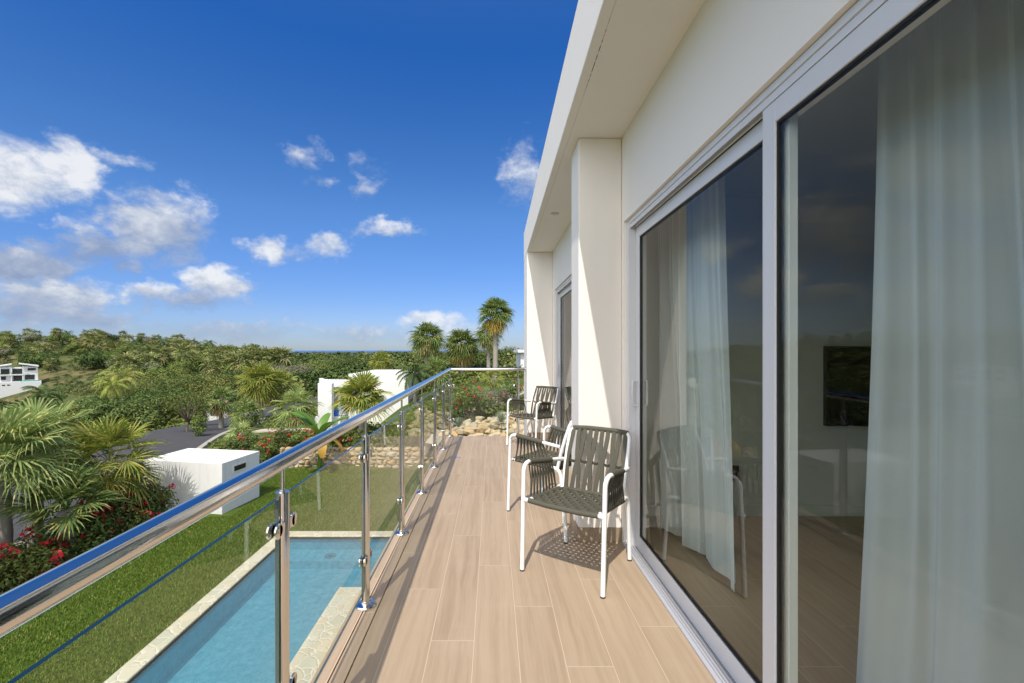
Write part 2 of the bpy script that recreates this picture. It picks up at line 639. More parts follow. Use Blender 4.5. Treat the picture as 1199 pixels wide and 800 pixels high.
def rope():
    m, nt = mat('olive_webbing')
    co = nt.n('ShaderNodeTexCoord').outputs['Object']
    f = nt.noise(co, 300.0, 3.0)
    c = nt.mix(f, (0.060, 0.056, 0.040), (0.108, 0.102, 0.076))
    link_surface(nt, principled(nt, c, 0.75, 0.0, 0.3, nt.bump(f, 0.3, 0.002)))
    return m


ROPE = rope()


def curtain_mat():
    m, nt = mat('sheer_curtain')
    co = nt.n('ShaderNodeTexCoord').outputs['Object']
    f = nt.noise(nt.vm('MULTIPLY', co, (30, 30, 2)), 3.0, 4.0)
    col = nt.mix(f, (0.87, 0.90, 0.93), (0.91, 0.935, 0.96))
    d = nt.n('ShaderNodeBsdfDiffuse')
    nt.set(d.inputs[0], col)
    tl = nt.n('ShaderNodeBsdfTranslucent')
    nt.set(tl.inputs[0], col)
    tp = nt.n('ShaderNodeBsdfTransparent')
    a = nt.n('ShaderNodeMixShader'); a.inputs[0].default_value = 0.3
    nt.t.links.new(d.outputs[0], a.inputs[1]); nt.t.links.new(tl.outputs[0], a.inputs[2])
    b = nt.n('ShaderNodeMixShader')
    lwt = nt.n('ShaderNodeLayerWeight'); lwt.inputs[0].default_value = 0.5
    nt.set(b.inputs[0], nt.lin(lwt.outputs['Facing'], 0.08, 0.62, 0.50, 0.02))
    nt.t.links.new(a.outputs[0], b.inputs[1]); nt.t.links.new(tp.outputs[0], b.inputs[2])
    link_surface(nt, b.outputs[0])
    return m


CURT = curtain_mat()


def lawn_mat(name='lawn_grass', dry=0.0):
    m, nt = mat(name)
    p = nt.n('ShaderNodeNewGeometry').outputs['Position']
    a = nt.noise(p, 0.45, 5.0)
    b = nt.noise(p, 4.0, 6.0, 0.65)
    c = nt.noise(nt.vm('MULTIPLY', p, (1.0, 0.6, 1.0)), 38.0, 5.0, 0.7)
    col = nt.mix(nt.ss(a, 0.35, 0.7), (0.056, 0.100, 0.012), (0.084, 0.126, 0.018))
    col = nt.mix(nt.ss(b, 0.45, 0.75, 0, 0.6), col, (0.115, 0.140, 0.028))
    col = nt.mix(nt.ss(c, 0.38, 0.62, 0.75, 0.0), col, (0.050, 0.078, 0.014))
    col = nt.mix(nt.ss(nt.vor(p, 5.0), 0.10, 0.04, 0.0, 0.6), col, (0.34, 0.27, 0.13))
    link_surface(nt, principled(nt, col, 0.9, 0.0, 0.15, nt.bump(c, 0.8, 0.03)))
    return m


LAWN = lawn_mat()


def terrain_mat():
    m, nt = mat('terrain_cover')
    p = nt.n('ShaderNodeNewGeometry').outputs['Position']
    a = nt.noise(p, 0.045, 6.0, 0.6)
    b = nt.noise(p, 0.6, 7.0, 0.65)
    c = nt.noise(p, 6.0, 5.0, 0.65)
    col = nt.mix(nt.ss(b, 0.35, 0.65), (0.060, 0.085, 0.022), (0.125, 0.140, 0.045))
    col = nt.mix(nt.ss(a, 0.50, 0.66), col, (0.20, 0.185, 0.075))
    col = nt.mix(nt.ss(nt.m('ADD', a, nt.m('MULTIPLY', b, 0.3)), 0.74, 0.80), col, (0.30, 0.22, 0.12))
    x, y, z = nt.sep(p)
    cl = None
    for cx, cy, rr in ((-150.0, 168.0, 34.0), (-128.0, 196.0, 26.0), (-168.0, 140.0, 22.0), (-120.0, 225.0, 20.0)):
        dd = nt.m('SQRT', nt.m('ADD', nt.m('POWER', nt.m('SUBTRACT', x, cx), 2.0), nt.m('POWER', nt.m('SUBTRACT', y, cy), 2.0)))
        q = nt.ss(nt.m('ADD', nt.m('DIVIDE', dd, rr), nt.m('MULTIPLY', nt.m('SUBTRACT', b, 0.5), 1.2)), 1.0, 0.7)
        cl = q if cl is None else nt.m('MAXIMUM', cl, q)
    dry = nt.mix(nt.ss(nt.noise(p, 0.16, 7.0, 0.7), 0.42, 0.62), (0.085, 0.088, 0.034), (0.215, 0.165, 0.085))
    col = nt.mix(nt.m('MULTIPLY', cl, 0.9), col, dry)
    col = nt.mix(nt.ss(c, 0.4, 0.65, 0.55, 0.0), col, (0.035, 0.045, 0.014))
    link_surface(nt, principled(nt, col, 0.95, 0.0, 0.1, nt.bump(c, 0.8, 0.08)))
    return m


TERR = terrain_mat()
SOIL = simple('garden_soil', (0.10, 0.075, 0.05), 0.95, vary=0.4, scale=3.0, bump=0.6, bscale=20.0)
ASPH = simple('asphalt', (0.046, 0.044, 0.044), 0.9, vary=0.25, scale=2.0, bump=0.4, bscale=150.0)
KERB = simple('kerb_concrete', (0.31, 0.285, 0.24), 0.9, vary=0.15, scale=4.0, bump=0.3)
PATHM = simple('pale_path', (0.40, 0.35, 0.28), 0.9, vary=0.15, scale=5.0, bump=0.3)


def paving():
    m, nt = mat('crazy_paving')
    p = nt.n('ShaderNodeNewGeometry').outputs['Position']
    p = nt.vm('ADD', p, nt.vm('MULTIPLY', nt.noise(p, 4.0, 3.0, col=True), (0.22, 0.22, 0.22)))
    d = nt.vor(p, 4.6, 'DISTANCE_TO_EDGE')
    cc = nt.vor(p, 4.6, 'F1', 'Color')
    n = nt.noise(p, 12.0, 5.0, 0.6)
    r = nt.sep(cc)[0]
    col = nt.ramp(r, [(0.0, (0.46, 0.40, 0.29)), (0.35, (0.50, 0.47, 0.37)), (0.7, (0.41, 0.40, 0.31)), (1.0, (0.53, 0.45, 0.32))])
    col = nt.mix(nt.ss(n, 0.5, 0.75, 0, 0.5), col, (0.36, 0.33, 0.25))
    col = nt.mix(nt.ss(d, 0.042, 0.022), col, (0.58, 0.53, 0.44))
    h = nt.m('ADD', nt.ss(d, 0.02, 0.08), nt.m('MULTIPLY', n, 0.4))
    link_surface(nt, principled(nt, col, 0.8, 0.0, 0.25, nt.bump(h, 0.5, 0.012)))
    return m


PAVE = paving()


def pool_mat():
    m, nt = mat('pool_plaster')
    p = nt.n('ShaderNodeNewGeometry').outputs['Position']
    n = nt.noise(p, 9.0, 7.0, 0.75)
    # rippled light on the floor is left to the water; the plaster itself is mottled pebble blue
    col = nt.mix(nt.ss(n, 0.35, 0.65), (0.11, 0.33, 0.43), (0.25, 0.49, 0.575))
    n3 = nt.noise(p, 55.0, 3.0, 0.7)
    col = nt.mix(nt.ss(n3, 0.45, 0.7, 0, 0.35), col, (0.12, 0.32, 0.44))
    link_surface(nt, principled(nt, col, 0.7, 0.0, 0.2))
    return m


POOLM = pool_mat()
POOLTILE = simple('pool_waterline_tile', (0.045, 0.15, 0.27), 0.3, vary=0.15, scale=30.0)


def water_mat(name, tint, rough, scale, strength, deep=None):
    m, nt = mat(name)
    p = nt.n('ShaderNodeNewGeometry').outputs['Position']
    n = nt.noise(p, scale, 4.0, 0.6, 0.6)
    x, y, z = nt.sep(p)
    rr = nt.m('SQRT', nt.m('ADD', nt.m('POWER', nt.m('ADD', x, 3.95), 2.0), nt.m('POWER', nt.m('SUBTRACT', y, 9.1), 2.0)))
    ring = nt.m('MULTIPLY', nt.m('SINE', nt.m('MULTIPLY', rr, 48.0)), nt.ss(rr, 0.95, 0.05, 0.0, 0.5))
    n = nt.m('ADD', n, nt.m('MULTIPLY', ring, 0.35))
    nrm = nt.bump(n, strength, 0.02)
    if deep is not None:
        link_surface(nt, principled(nt, deep, rough, 0.0, 0.5, nrm))
        return m
    fr = nt.n('ShaderNodeFresnel'); fr.inputs[0].default_value = 1.33
    nt.set(fr.inputs['Normal'], nrm)
    tr = nt.n('ShaderNodeBsdfTransparent'); tr.inputs[0].default_value = (*tint, 1)
    gl = nt.n('ShaderNodeBsdfGlossy'); gl.inputs['Roughness'].default_value = rough
    nt.set(gl.inputs['Normal'], nrm)
    mx = nt.n('ShaderNodeMixShader')
    nt.set(mx.inputs[0], fr.outputs[0])
    nt.t.links.new(tr.outputs[0], mx.inputs[1]); nt.t.links.new(gl.outputs[0], mx.inputs[2])
    df = nt.n('ShaderNodeBsdfDiffuse'); df.inputs[0].default_value = (0.05, 0.24, 0.36, 1)
    m2 = nt.n('ShaderNodeMixShader'); m2.inputs[0].default_value = 0.30
    nt.t.links.new(mx.outputs[0], m2.inputs[1]); nt.t.links.new(df.outputs[0], m2.inputs[2])
    link_surface(nt, m2.outputs[0])
    return m


WATER = water_mat('pool_water', (0.74, 0.93, 0.97), 0.02, 7.0, 0.45)
SEA = water_mat('sea_water', None, 0.35, 0.02, 0.1, (0.035, 0.11, 0.27))


def stone_mat(name, cols, scale=6.0):
    m, nt = mat(name)
    g = nt.n('ShaderNodeNewGeometry')
    co = g.outputs['Position']
    oi = nt.n('ShaderNodeObjectInfo')
    r = nt.m('FRACT', nt.m('ADD', g.outputs['Random Per Island'], oi.outputs['Random']))
    k = len(cols)
    col = nt.ramp(r, [(i / (k - 1), c) for i, c in enumerate(cols)])
    n = nt.noise(co, scale, 6.0, 0.65)
    col = nt.mix(nt.ss(n, 0.5, 0.8, 0, 0.55), col, (0.22, 0.17, 0.11))
    link_surface(nt, principled(nt, col, 0.9, 0.0, 0.2, nt.bump(n, 0.7, 0.03)))
    return m


STONE = stone_mat('limestone', [(0.36, 0.28, 0.17), (0.42, 0.34, 0.23), (0.38, 0.25, 0.11), (0.46, 0.40, 0.30), (0.30, 0.24, 0.17)])
BARK = simple('palm_bark', (0.27, 0.235, 0.20), 0.95, vary=0.35, scale=9.0, bump=0.8, bscale=25.0)
BARK2 = simple('tree_bark', (0.14, 0.105, 0.075), 0.95, vary=0.35, scale=6.0, bump=0.8, bscale=20.0)
GOLD = foliage('golden_old_frond', [(0, (0.30, 0.21, 0.05)), (0.6, (0.44, 0.31, 0.07)), (1, (0.55, 0.42, 0.13))], 0.25, 0.5, 0.12, 0.05)
DEAD = foliage('dry_frond', [(0, (0.30, 0.20, 0.09)), (1, (0.52, 0.38, 0.18))], 0.15)
PALM_PALE = foliage('pale_palm_leaf', [(0, (0.16, 0.235, 0.070)), (0.5, (0.255, 0.335, 0.110)), (0.85, (0.37, 0.41, 0.16)), (1, (0.56, 0.50, 0.20))], 0.34, 0.5, 0.15, 0.08)
PALM_YEL = foliage('golden_palm_leaf', [(0, (0.13, 0.19, 0.030)), (0.5, (0.225, 0.27, 0.048)), (0.85, (0.34, 0.33, 0.075)), (1, (0.50, 0.38, 0.11))], 0.32, 0.5, 0.15, 0.06)
PALM_GRN = foliage('green_palm_leaf', [(0, (0.095, 0.150, 0.042)), (0.6, (0.155, 0.215, 0.064)), (0.9, (0.26, 0.28, 0.085)), (1, (0.42, 0.34, 0.11))], 0.3, 0.5, 0.18, 0.1)
LEAF_DK = foliage('dark_leaf', [(0, (0.041, 0.072, 0.022)), (0.6, (0.075, 0.116, 0.032)), (1, (0.138, 0.167, 0.046))], 0.2)
LEAF_MD = foliage('mid_leaf', [(0, (0.072, 0.117, 0.027)), (0.6, (0.128, 0.177, 0.045)), (1, (0.240, 0.262, 0.075))], 0.22)
LEAF_LT = foliage('light_leaf', [(0, (0.123, 0.167, 0.041)), (0.6, (0.210, 0.239, 0.065)), (1, (0.362, 0.341, 0.109))], 0.25)
LEAF_GY = foliage('grey_leaf', [(0, (0.128, 0.135, 0.083)), (1, (0.285, 0.277, 0.180))], 0.15)
AGAVE = foliage('blue_grey_leaf', [(0, (0.156, 0.204, 0.144)), (1, (0.312, 0.360, 0.264))], 0.1)
BANANA = foliage('banana_leaf', [(0, (0.085, 0.20, 0.03)), (1, (0.17, 0.30, 0.05))], 0.35, 0.4, 0.4, 0.05)
BAN_YEL = foliage('yellow_banana_leaf', [(0, (0.50, 0.36, 0.05)), (0.6, (0.45, 0.25, 0.05)), (1, (0.25, 0.13, 0.05))], 0.3, 0.5, 0.3, 0.05)
PETAL = foliage('red_petal', [(0, (0.42, 0.012, 0.020)), (0.7, (0.60, 0.030, 0.035)), (1, (0.68, 0.10, 0.09))], 0.2, 0.5, 0.3, 0.05)
PETAL_Y = foliage('yellow_petal', [(0, (0.70, 0.55, 0.03)), (1, (0.8, 0.65, 0.08))], 0.2, 0.5, 0.3, 0.05)


def forest_mat():
    m, nt = mat('forest_leaf')
    at_ = nt.n('ShaderNodeAttribute', attribute_name='tree_kind')
    g = nt.n('ShaderNodeNewGeometry')
    c = nt.ramp(at_.outputs['Fac'], [(0, (0.034, 0.058, 0.018)), (0.3, (0.058, 0.090, 0.024)), (0.6, (0.085, 0.112, 0.034)), (0.85, (0.13, 0.145, 0.046)), (1, (0.155, 0.145, 0.068))])
    hs = nt.n('ShaderNodeHueSaturation')
    nt.set(hs.inputs['Color'], c)
    nt.set(hs.inputs['Value'], nt.lin(g.outputs['Random Per Island'], 0, 1, .55, 1.3))
    b = principled(nt, hs.outputs[0], 0.8, 0.0, 0.1)
    link_surface(nt, b)
    return m


FOREST = forest_mat()
ROOFT = simple('clay_roof', (0.34, 0.20, 0.13), 0.85, vary=0.2)
TEAL = simple('teal_water', (0.05, 0.33, 0.32), 0.15)
BLUEW = simple('blue_pool_water', (0.10, 0.36, 0.50), 0.1)
BLUEP = simple('blue_plastic', (0.03, 0.12, 0.55), 0.4)
BLACK = simple('black_plastic', (0.01, 0.01, 0.011), 0.35)
SCREEN = simple('dark_screen', (0.006, 0.006, 0.008), 0.12)

# ------------------------------------------------------------------ terrain
GZ = -3.14
CTRL = []


def cp(x, y, z):
    CTRL.append((x, y, z))


def cpp(px, py, Y):
    p = P(px, py, Y)
    CTRL.append((p.x, p.y, p.z))


for x, y in ((-5, 0), (0, 0), (5, 0), (-5, 8), (0, 8), (5, 8), (-8.4, 5), (-8.2, 0), (-5, 14), (-7.8, 17.5), (-3, 17.2), (0, -15), (-5, -15), (10, -10), (10, 5), (-1.5, 13.5)):
    cp(x, y, GZ)
for x, y, z in ((-9.6, 10, -3.3), (-12, 8, -3.62), (-12.2, 12, -3.7), (-14.5, 12, -3.75), (-14, 0, -3.6), (-17, 12, -3.85), (-30, 10, -5.0), (-15, 18, -3.95),
                (-16.5, 22, -4.05), (-19, 28, -4.2), (-20.5, 34, -4.4), (-24, 30, -4.8), (-40, 0, -6), (-60, -40, -8), (-9, 19, -3.1), (-9, 13, -3.3),
                (0, -60, -3.5), (40, -40, -2), (60, 10, 0), (25, 10, -2.2)):
    cp(x, y, z)
# garden behind the lawn and rise to the right
for q in ((340, 522, 18.6), (420, 520, 18.4), (500, 515, 18.2), (345, 500, 26), (440, 500, 31), (380, 500, 32), (300, 505, 25),
          (535, 512, 15.2), (570, 512, 15.0), (610, 512, 15.0), (560, 480, 19.5), (600, 470, 20), (640, 466, 20), (700, 470, 20), (545, 468, 25), (588, 448, 30), (560, 446, 36), (640, 442, 34), (500, 458, 36),
          (470, 470, 33), (420, 470, 50), (300, 470, 60), (258, 493, 48), (230, 498, 42), (150, 480, 62), (60, 500, 60), (0, 490, 60), (200, 452, 110), (100, 456, 110), (20, 464, 150), (0, 466, 150), (-80, 464, 150),
          (60, 440, 165), (105, 430, 180), (130, 415, 220), (60, 402, 260), (0, 401, 260), (120, 401, 262), (180, 407, 270), (240, 412, 290), (-100, 398, 270), (-300, 400, 280),
          (300, 421, 300), (300, 440, 130), (400, 436, 130), (520, 430, 120), (600, 430, 110), (800, 430, 110), (360, 421, 330), (450, 419, 380), (560, 419, 400), (700, 418, 400), (1000, 420, 300)):
    cpp(*q)
for a in range(-75, 80, 15):
    t = R(a)
    for r, z in ((900, -7.0), (2200, -13.0), (2700, -17.0)):
        cp(math.sin(t) * r, math.cos(t) * r, z if a > -40 else z + (4 if r < 1000 else 0))
cp(0, -600, -10); cp(-600, -300, -15); cp(600, -300, 0); cp(800, 0, -5)


def warp(X, Y):
    r = np.hypot(X, Y) + 1e-6
    k = np.arcsinh(r / 7.0) / r
    return np.stack([X * k, Y * k], -1)


_c = np.array(CTRL)
_w = warp(_c[:, 0], _c[:, 1])
_K = np.linalg.norm(_w[:, None] - _w[None], axis=-1)
_K = -np.sqrt(_K ** 2 + 0.02 ** 2)
_n = len(_c)
_A = np.zeros((_n + 1, _n + 1))
_A[:_n, :_n] = _K - 0.002 * np.eye(_n)
_A[:_n, _n] = 1
_A[_n, :_n] = 1
_sol = np.linalg.solve(_A, np.append(_c[:, 2], 0.0))


def ground(X, Y):
    X = np.atleast_1d(np.asarray(X, float))
    Y = np.atleast_1d(np.asarray(Y, float))
    q = warp(X, Y)
    out = np.empty(len(X))
    for i in range(0, len(X), 8000):
        d = np.linalg.norm(q[i:i + 8000, None] - _w[None], axis=-1)
        out[i:i + 8000] = -np.sqrt(d ** 2 + 0.02 ** 2) @ _sol[:_n] + _sol[_n]
    return out


def gz(x, y):
    return float(ground([x], [y])[0])


LX0, LX1, LY0, LY1 = -8.3, 6.5, -8.0, 17.3         # the flat lawn


def sstep(a, b, x):
    t = np.clip((x - a) / (b - a), 0, 1)
    return t * t * (3 - 2 * t)


def terrain():
    xs = list(np.arange(-46, 26, 0.75))
    v = 26.0
    while v < 6000:
        v *= 1.09; xs.append(v)
    v = -46.0
    while v > -6000:
        v *= 1.07; xs.insert(0, v)
    ys = list(np.arange(-16, 48, 0.75))
    v = 48.0
    while v < 3000:
        v *= 1.055; ys.append(v)
    v = -16.0
    while v > -900:
        v *= 1.4; ys.insert(0, v)
    xs = np.array(xs); ys = np.array(ys)
    XX, YY = np.meshgrid(xs, ys)
    Z = ground(XX.ravel(), YY.ravel()).reshape(XX.shape)
    inx = np.minimum(XX - LX0, LX1 - XX)
    iny = np.minimum(YY - LY0, LY1 - YY)
    ins = np.minimum(inx, iny)
    # under the lawn sheet the terrain drops away so that the pool has room
    Z = np.where(ins > -0.8, Z + (GZ - 0.06 - Z) * sstep(-0.8, 0.0, ins), Z)
    Z = Z - 1.5 * sstep(0.2, 2.0, ins)
    rr = np.hypot(XX, YY)
    rough = np.sin(XX * 0.11 + 1.3) * np.sin(YY * 0.09) * 0.5 + np.sin(XX * 0.031) * np.cos(YY * 0.027) * 1.2
    Z += rough * sstep(50, 250, rr)
    Z -= 30 * sstep(2600, 3000, rr)
    nx, ny = len(xs), len(ys)
    i = np.arange((ny - 1) * (nx - 1))
    a = (i // (nx - 1)) * nx + i % (nx - 1)
    Q = np.stack([a, a + 1, a + nx + 1, a + nx], -1)
    o = np_mesh('terrain', np.stack([XX, YY, Z], -1).reshape(-1, 3), Q, TERR, smooth=True)
    struct(o)


terrain()
sea = MB().add([(-80000, -3000, -22), (80000, -3000, -22), (80000, 80000, -22), (-80000, 80000, -22)], [(0, 1, 2, 3)])
struct(sea.build('sea', SEA))

# lawn with the pool cut out
PX0, PX1, PX2 = -4.95, -2.90, -1.20
PY0, PYS, PY1 = -2.0, 8.61, 10.98
lw = MB()


def rect(mb, x0, y0, x1, y1, z, mi=0):
    mb.add([(x0, y0, z), (x1, y0, z), (x1, y1, z), (x0, y1, z)], [(0, 1, 2, 3)], mi)


rect(lw, LX0, LY0, PX0 - .3, LY1, GZ)
rect(lw, PX0 - .3, PY1 + .3, LX1, LY1, GZ)
rect(lw, PX0 - .3, LY0, LX1, PY0 - .3, GZ)
rect(lw, -0.9, PY0 - .3, LX1, PY1 + .3, GZ)
struct(lw.build('lawn', LAWN))

# pool: basin, water, coping
pool = thing('swimming_pool', 'long blue swimming pool edged with pale stone beside the lawn', 'pool', (-3.9, 5, GZ))
pool.location = (0, 0, 0)
FLZ, WZ = GZ - 0.47, GZ - 0.035
outline = [(PX0, PY0), (PX1, PY0), (PX1, PYS), (PX2, PYS), (PX2, PY1), (PX0, PY1)]
b = MB()
n = len(outline)
vs = [(x, y, FLZ) for x, y in outline] + [(x, y, GZ - 0.13) for x, y in outline]
b.add(vs, [tuple(range(n))] + [((i + 1) % n, i, n + i, n + (i + 1) % n) for i in range(n)])
b.build('basin', POOLM, pool)
b = MB()
vs = [(x, y, GZ - 0.13) for x, y in outline] + [(x, y, GZ + 0.0) for x, y in outline]
b.add(vs, [((i + 1) % n, i, n + i, n + (i + 1) % n) for i in range(n)])
b.build('waterline_tiles', POOLTILE, pool)
MB().box((PX0 + .004, PY1 - 0.62, FLZ + .002), (PX2 - .004, PY1 - .004, FLZ + 0.17)).build('step', POOLM, pool)
dr = P(386.5, 639.5, 10.6)
b = MB().lathe([(0.05, 0), (0.05, 0.006), (0.13, 0.02), (0.13, 0.0)], (dr.x, 10.62, FLZ + 0.173), 24)
b.build('drain_ring', simple('grey_drain', (0.13, 0.20, 0.25), 0.5), pool)
b = MB()
b.add([(x, y, WZ) for x, y in outline], [tuple(range(n))])
b.build('water', WATER, pool)
b = MB()
ct = GZ + 0.03
b.box((PX0 - .3, PY0 - .3, GZ - .1), (PX0, PY1 + .3, ct))
b.box((PX0, PY1, GZ - .1), (PX2 + .3, PY1 + .3, ct))
b.box((PX0, PY0 - .3, GZ - .1), (PX1, PY0, ct))
b.box((PX2, PYS, GZ - .1), (PX2 + .3, PY1, ct))
b.build('coping', PAVE, pool, bevel=0.012)
b = MB().box((PX1, PY0 - .3, GZ - .1), (-0.9, PYS, ct))
b.build('stone_apron', PAVE, pool, bevel=0.012)

# ------------------------------------------------------------------ road, kerbs, paths
def smooth_path(pts, n=12):
    pts = [Vector((p[0], p[1], 0)) for p in pts]
    out = []
    for i in range(len(pts) - 1):
        p0 = pts[max(0, i - 1)]; p1 = pts[i]; p2 = pts[i + 1]; p3 = pts[min(len(pts) - 1, i + 2)]
        for k in range(n):
            t = k / n
            out.append(0.5 * ((2 * p1) + (p2 - p0) * t + (2 * p0 - 5 * p1 + 4 * p2 - p3) * t * t + (3 * p1 - p0 - 3 * p2 + p3) * t ** 3))
    out.append(pts[-1])
    return out


def ribbon(name, pts, wl, wr, lift, m, thick=0.0, kind=True):
    pts = smooth_path(pts)
    L, Rr = [], []
    for i, p in enumerate(pts):
        d = (pts[min(i + 1, len(pts) - 1)] - pts[max(i - 1, 0)]).normalized()
        s = Vector((d.y, -d.x, 0))
        L.append(p + s * wl)
        Rr.append(p + s * wr)
    zl = ground([p.x for p in L], [p.y for p in L])
    zr = ground([p.x for p in Rr], [p.y for p in Rr])
    mb = MB()
    k = len(pts)
    vs = []
    for a, c, za, zc in zip(L, Rr, zl, zr):
        z = max(za, zc)
        vs += [(a.x, a.y, z - 0.5), (a.x, a.y, z + lift), (c.x, c.y, z + lift), (c.x, c.y, z - 0.5)]
    fs = []
    for i in range(k - 1):
        o = 4 * i
        fs += [(o + j, o + j + 1, o + 5 + j, o + 4 + j) for j in range(3)]
    mb.add(vs, fs)
    o = mb.build(name, m)
    if kind:
        struct(o)
    return o


ROAD = [(-14.3, -20), (-14.3, 0), (-14.4, 8), (-14.9, 14), (-16.6, 20), (-18.4, 26), (-19.8, 32), (-20.6, 40), (-20, 50), (-14, 62)]
ribbon('road', ROAD, -2.7, 2.6, 0.06, ASPH)
ribbon('kerb_right', ROAD, 2.6, 2.85, 0.16, KERB)
ribbon('kerb_left', ROAD, -2.95, -2.7, 0.16, KERB)
pa = [P(300, 505, 25), P(330, 503, 24.6), P(395, 506, 23.5), P(470, 500, 23)]
ribbon('garden_path', [(p.x, p.y) for p in pa], -0.45, 0.45, 0.04, PATHM)
pb = [P(505, 503, 17), P(540, 489, 18.2), P(575, 478, 19.6), P(600, 466, 21.5), P(612, 458, 24), P(590, 452, 28)]
ribbon('hillside_path', [(p.x, p.y) for p in pb], -0.35, 0.35, 0.04, PATHM)


def lawn_patch(name, poly, lift=0.03):
    """grass sheet laid on the terrain within a polygon given as (x, y)"""
    c = np.mean(np.array(poly), 0)
    V = [(c[0], c[1])]
    rings = 6
    m_ = []
    for i in range(len(poly)):
        a, d = np.array(poly[i]), np.array(poly[(i + 1) % len(poly)])
        for t in np.linspace(0, 1, 8, endpoint=False):
            m_.append(a + (d - a) * t)
    m_ = np.array(m_)
    k = len(m_)
    for r_ in range(1, rings + 1):
        V += [tuple(c + (q - c) * r_ / rings) for q in m_]
    V = np.array(V)
    z = ground(V[:, 0], V[:, 1]) + lift
    z[-k:] -= lift + 0.06
    mb = MB()
    fs = [(0, 1 + i, 1 + (i + 1) % k) for i in range(k)]
    for r_ in range(rings - 1):
        o = 1 + r_ * k
        fs += [(o + i, o + k + i, o + k + (i + 1) % k, o + (i + 1) % k) for i in range(k)]
    mb.add([(x, y, zz) for (x, y), zz in zip(V, z)], fs)
    struct(mb.build(name, LAWN, smooth=True))


def xy(px, py, Y):
    p = P(px, py, Y)
    return (p.x, p.y)


lawn_patch('upper_lawn', [xy(528, 485, 19), xy(570, 475, 20.5), xy(640, 462, 22), xy(650, 450, 31), xy(560, 455, 31), xy(525, 468, 26)])
lawn_patch('garden_lawn', [xy(300, 500, 26.5), xy(372, 500, 25), xy(480, 500, 24), xy(480, 490, 29), xy(300, 490, 34)])
lawn_patch('verge_lawn', [xy(228, 520, 25.5), xy(300, 512, 23), xy(300, 500, 27), xy(262, 496, 34), xy(252, 504, 33)])

# ------------------------------------------------------------------ the house
XW = 0.92
ZS, ZT = 2.876, 3.35
house = thing('house', 'white modern house wall with sliding doors, piers and overhanging flat roof beside the balcony', 'house', (0, 0, 0))


def fx(y):
    return 0.463 + 0.0085 * y


roof = MB().prism([(fx(-4), -4), (6.4, -4), (6.4, 7.75), (fx(7.75), 7.75)], ZS, ZT)
roof.build('roof', SOFF, house, bevel=0.006)
w = MB()
D0, D1, DT = -0.16, 3.20, 2.263         # first door opening
E0, E1 = 4.30, 6.78                     # second
w.box((XW, -4, 0.0), (XW + .16, D0, ZS))
w.box((XW, D0, DT), (XW + .16, D1, ZS))
w.box((XW, D1, 0.0), (XW + .16, E0, ZS))
w.box((XW, E0, DT), (XW + .16, E1, ZS))
w.box((XW, E1, 0.0), (XW + .16, 7.75, ZS))
w.build('wall', WHITE, house)
MB().box((0.612, 3.243, 0.0), (XW - .001, 3.546, ZS - .001)).build('pier', WHITE, house, bevel=0.008)
MB().prism([(fx(7.0) + .003, 7.0), (XW - .001, 7.0), (XW - .001, 7.75), (fx(7.75) + .003, 7.75)], -3.14, ZS - .001).build('pier', WHITE, house, bevel=0.008)
for bx in (((0.604, 3.233, 0.001), (XW - .002, 3.2425, 0.10)), ((0.602, 3.234, 0.001), (0.6115, 3.556, 0.10)),
           ((fx(7) + .01, 6.99, 0.001), (XW - .002, 6.9995, 0.10)), ((XW - .010, E1, 0.001), (XW - .0005, 6.985, 0.10)),
           ((XW - .010, 3.56, 0.001), (XW - .0005, E0, 0.10))):
    MB().box(*bx).build('skirting', SKIRT, house)
# lower storey and far walls
lo = MB()
lo.box((0.95, -4, -3.14), (1.15, 7.75, -0.26))
lo.box((6.2, -4, -3.14), (6.4, 7.75, ZS))
lo.box((1.08, 7.55, -3.14), (6.2, 7.75, ZS))
lo.box((1.08, -4, -3.14), (6.2, -3.8, ZS))
lo.build('outer_wall', WHITE, house)
# rooms
rm = MB()
rm.box((1.08, 3.74, 0.0), (6.2, 3.90, 2.62))
rm.box((6.1, -2.2, 0.0), (6.19, 3.74, 2.62))
rm.box((1.081, -2.3, 0.0), (6.1, -2.2, 2.62))
rm.box((1.081, 7.4, 0.0), (6.1, 7.5, 2.62))
rm.box((6.1, 3.9, 0.0), (6.19, 7.4, 2.62))
rm.build('room_wall', ROOMW, house)
MB().box((1.0805, D0 - .3, DT + .002), (1.185, 3.738, 2.618)).build('pelmet', WHITE, house)
MB().box((1.081, -2.3, 2.62), (6.19, 7.5, 2.70)).build('room_ceiling', ROOMW, house)
MB().box((1.05, -2.3, -0.24), (6.19, 7.5, 0.0)).build('room_floor', TILE_IN, house)
MB().box((1.09, 3.728, 0.001), (6.0, 3.7395, 0.09)).build('room_skirting', ROOMW, house)
dl = MB().lathe([(0.045, 0.0), (0.045, -0.006), (0.030, -0.006), (0.026, -0.001)], (0, 0, 0), 24)
dl_o = dl.build('downlight', simple('downlight_trim', (0.55, 0.55, 0.55), 0.4), house)
dp = (650, 250)
dly = 1.516 * F / (VY - dp[1])
dl_o.location = ((dp[0] - VX) / F * dly, dly, ZS - .001)


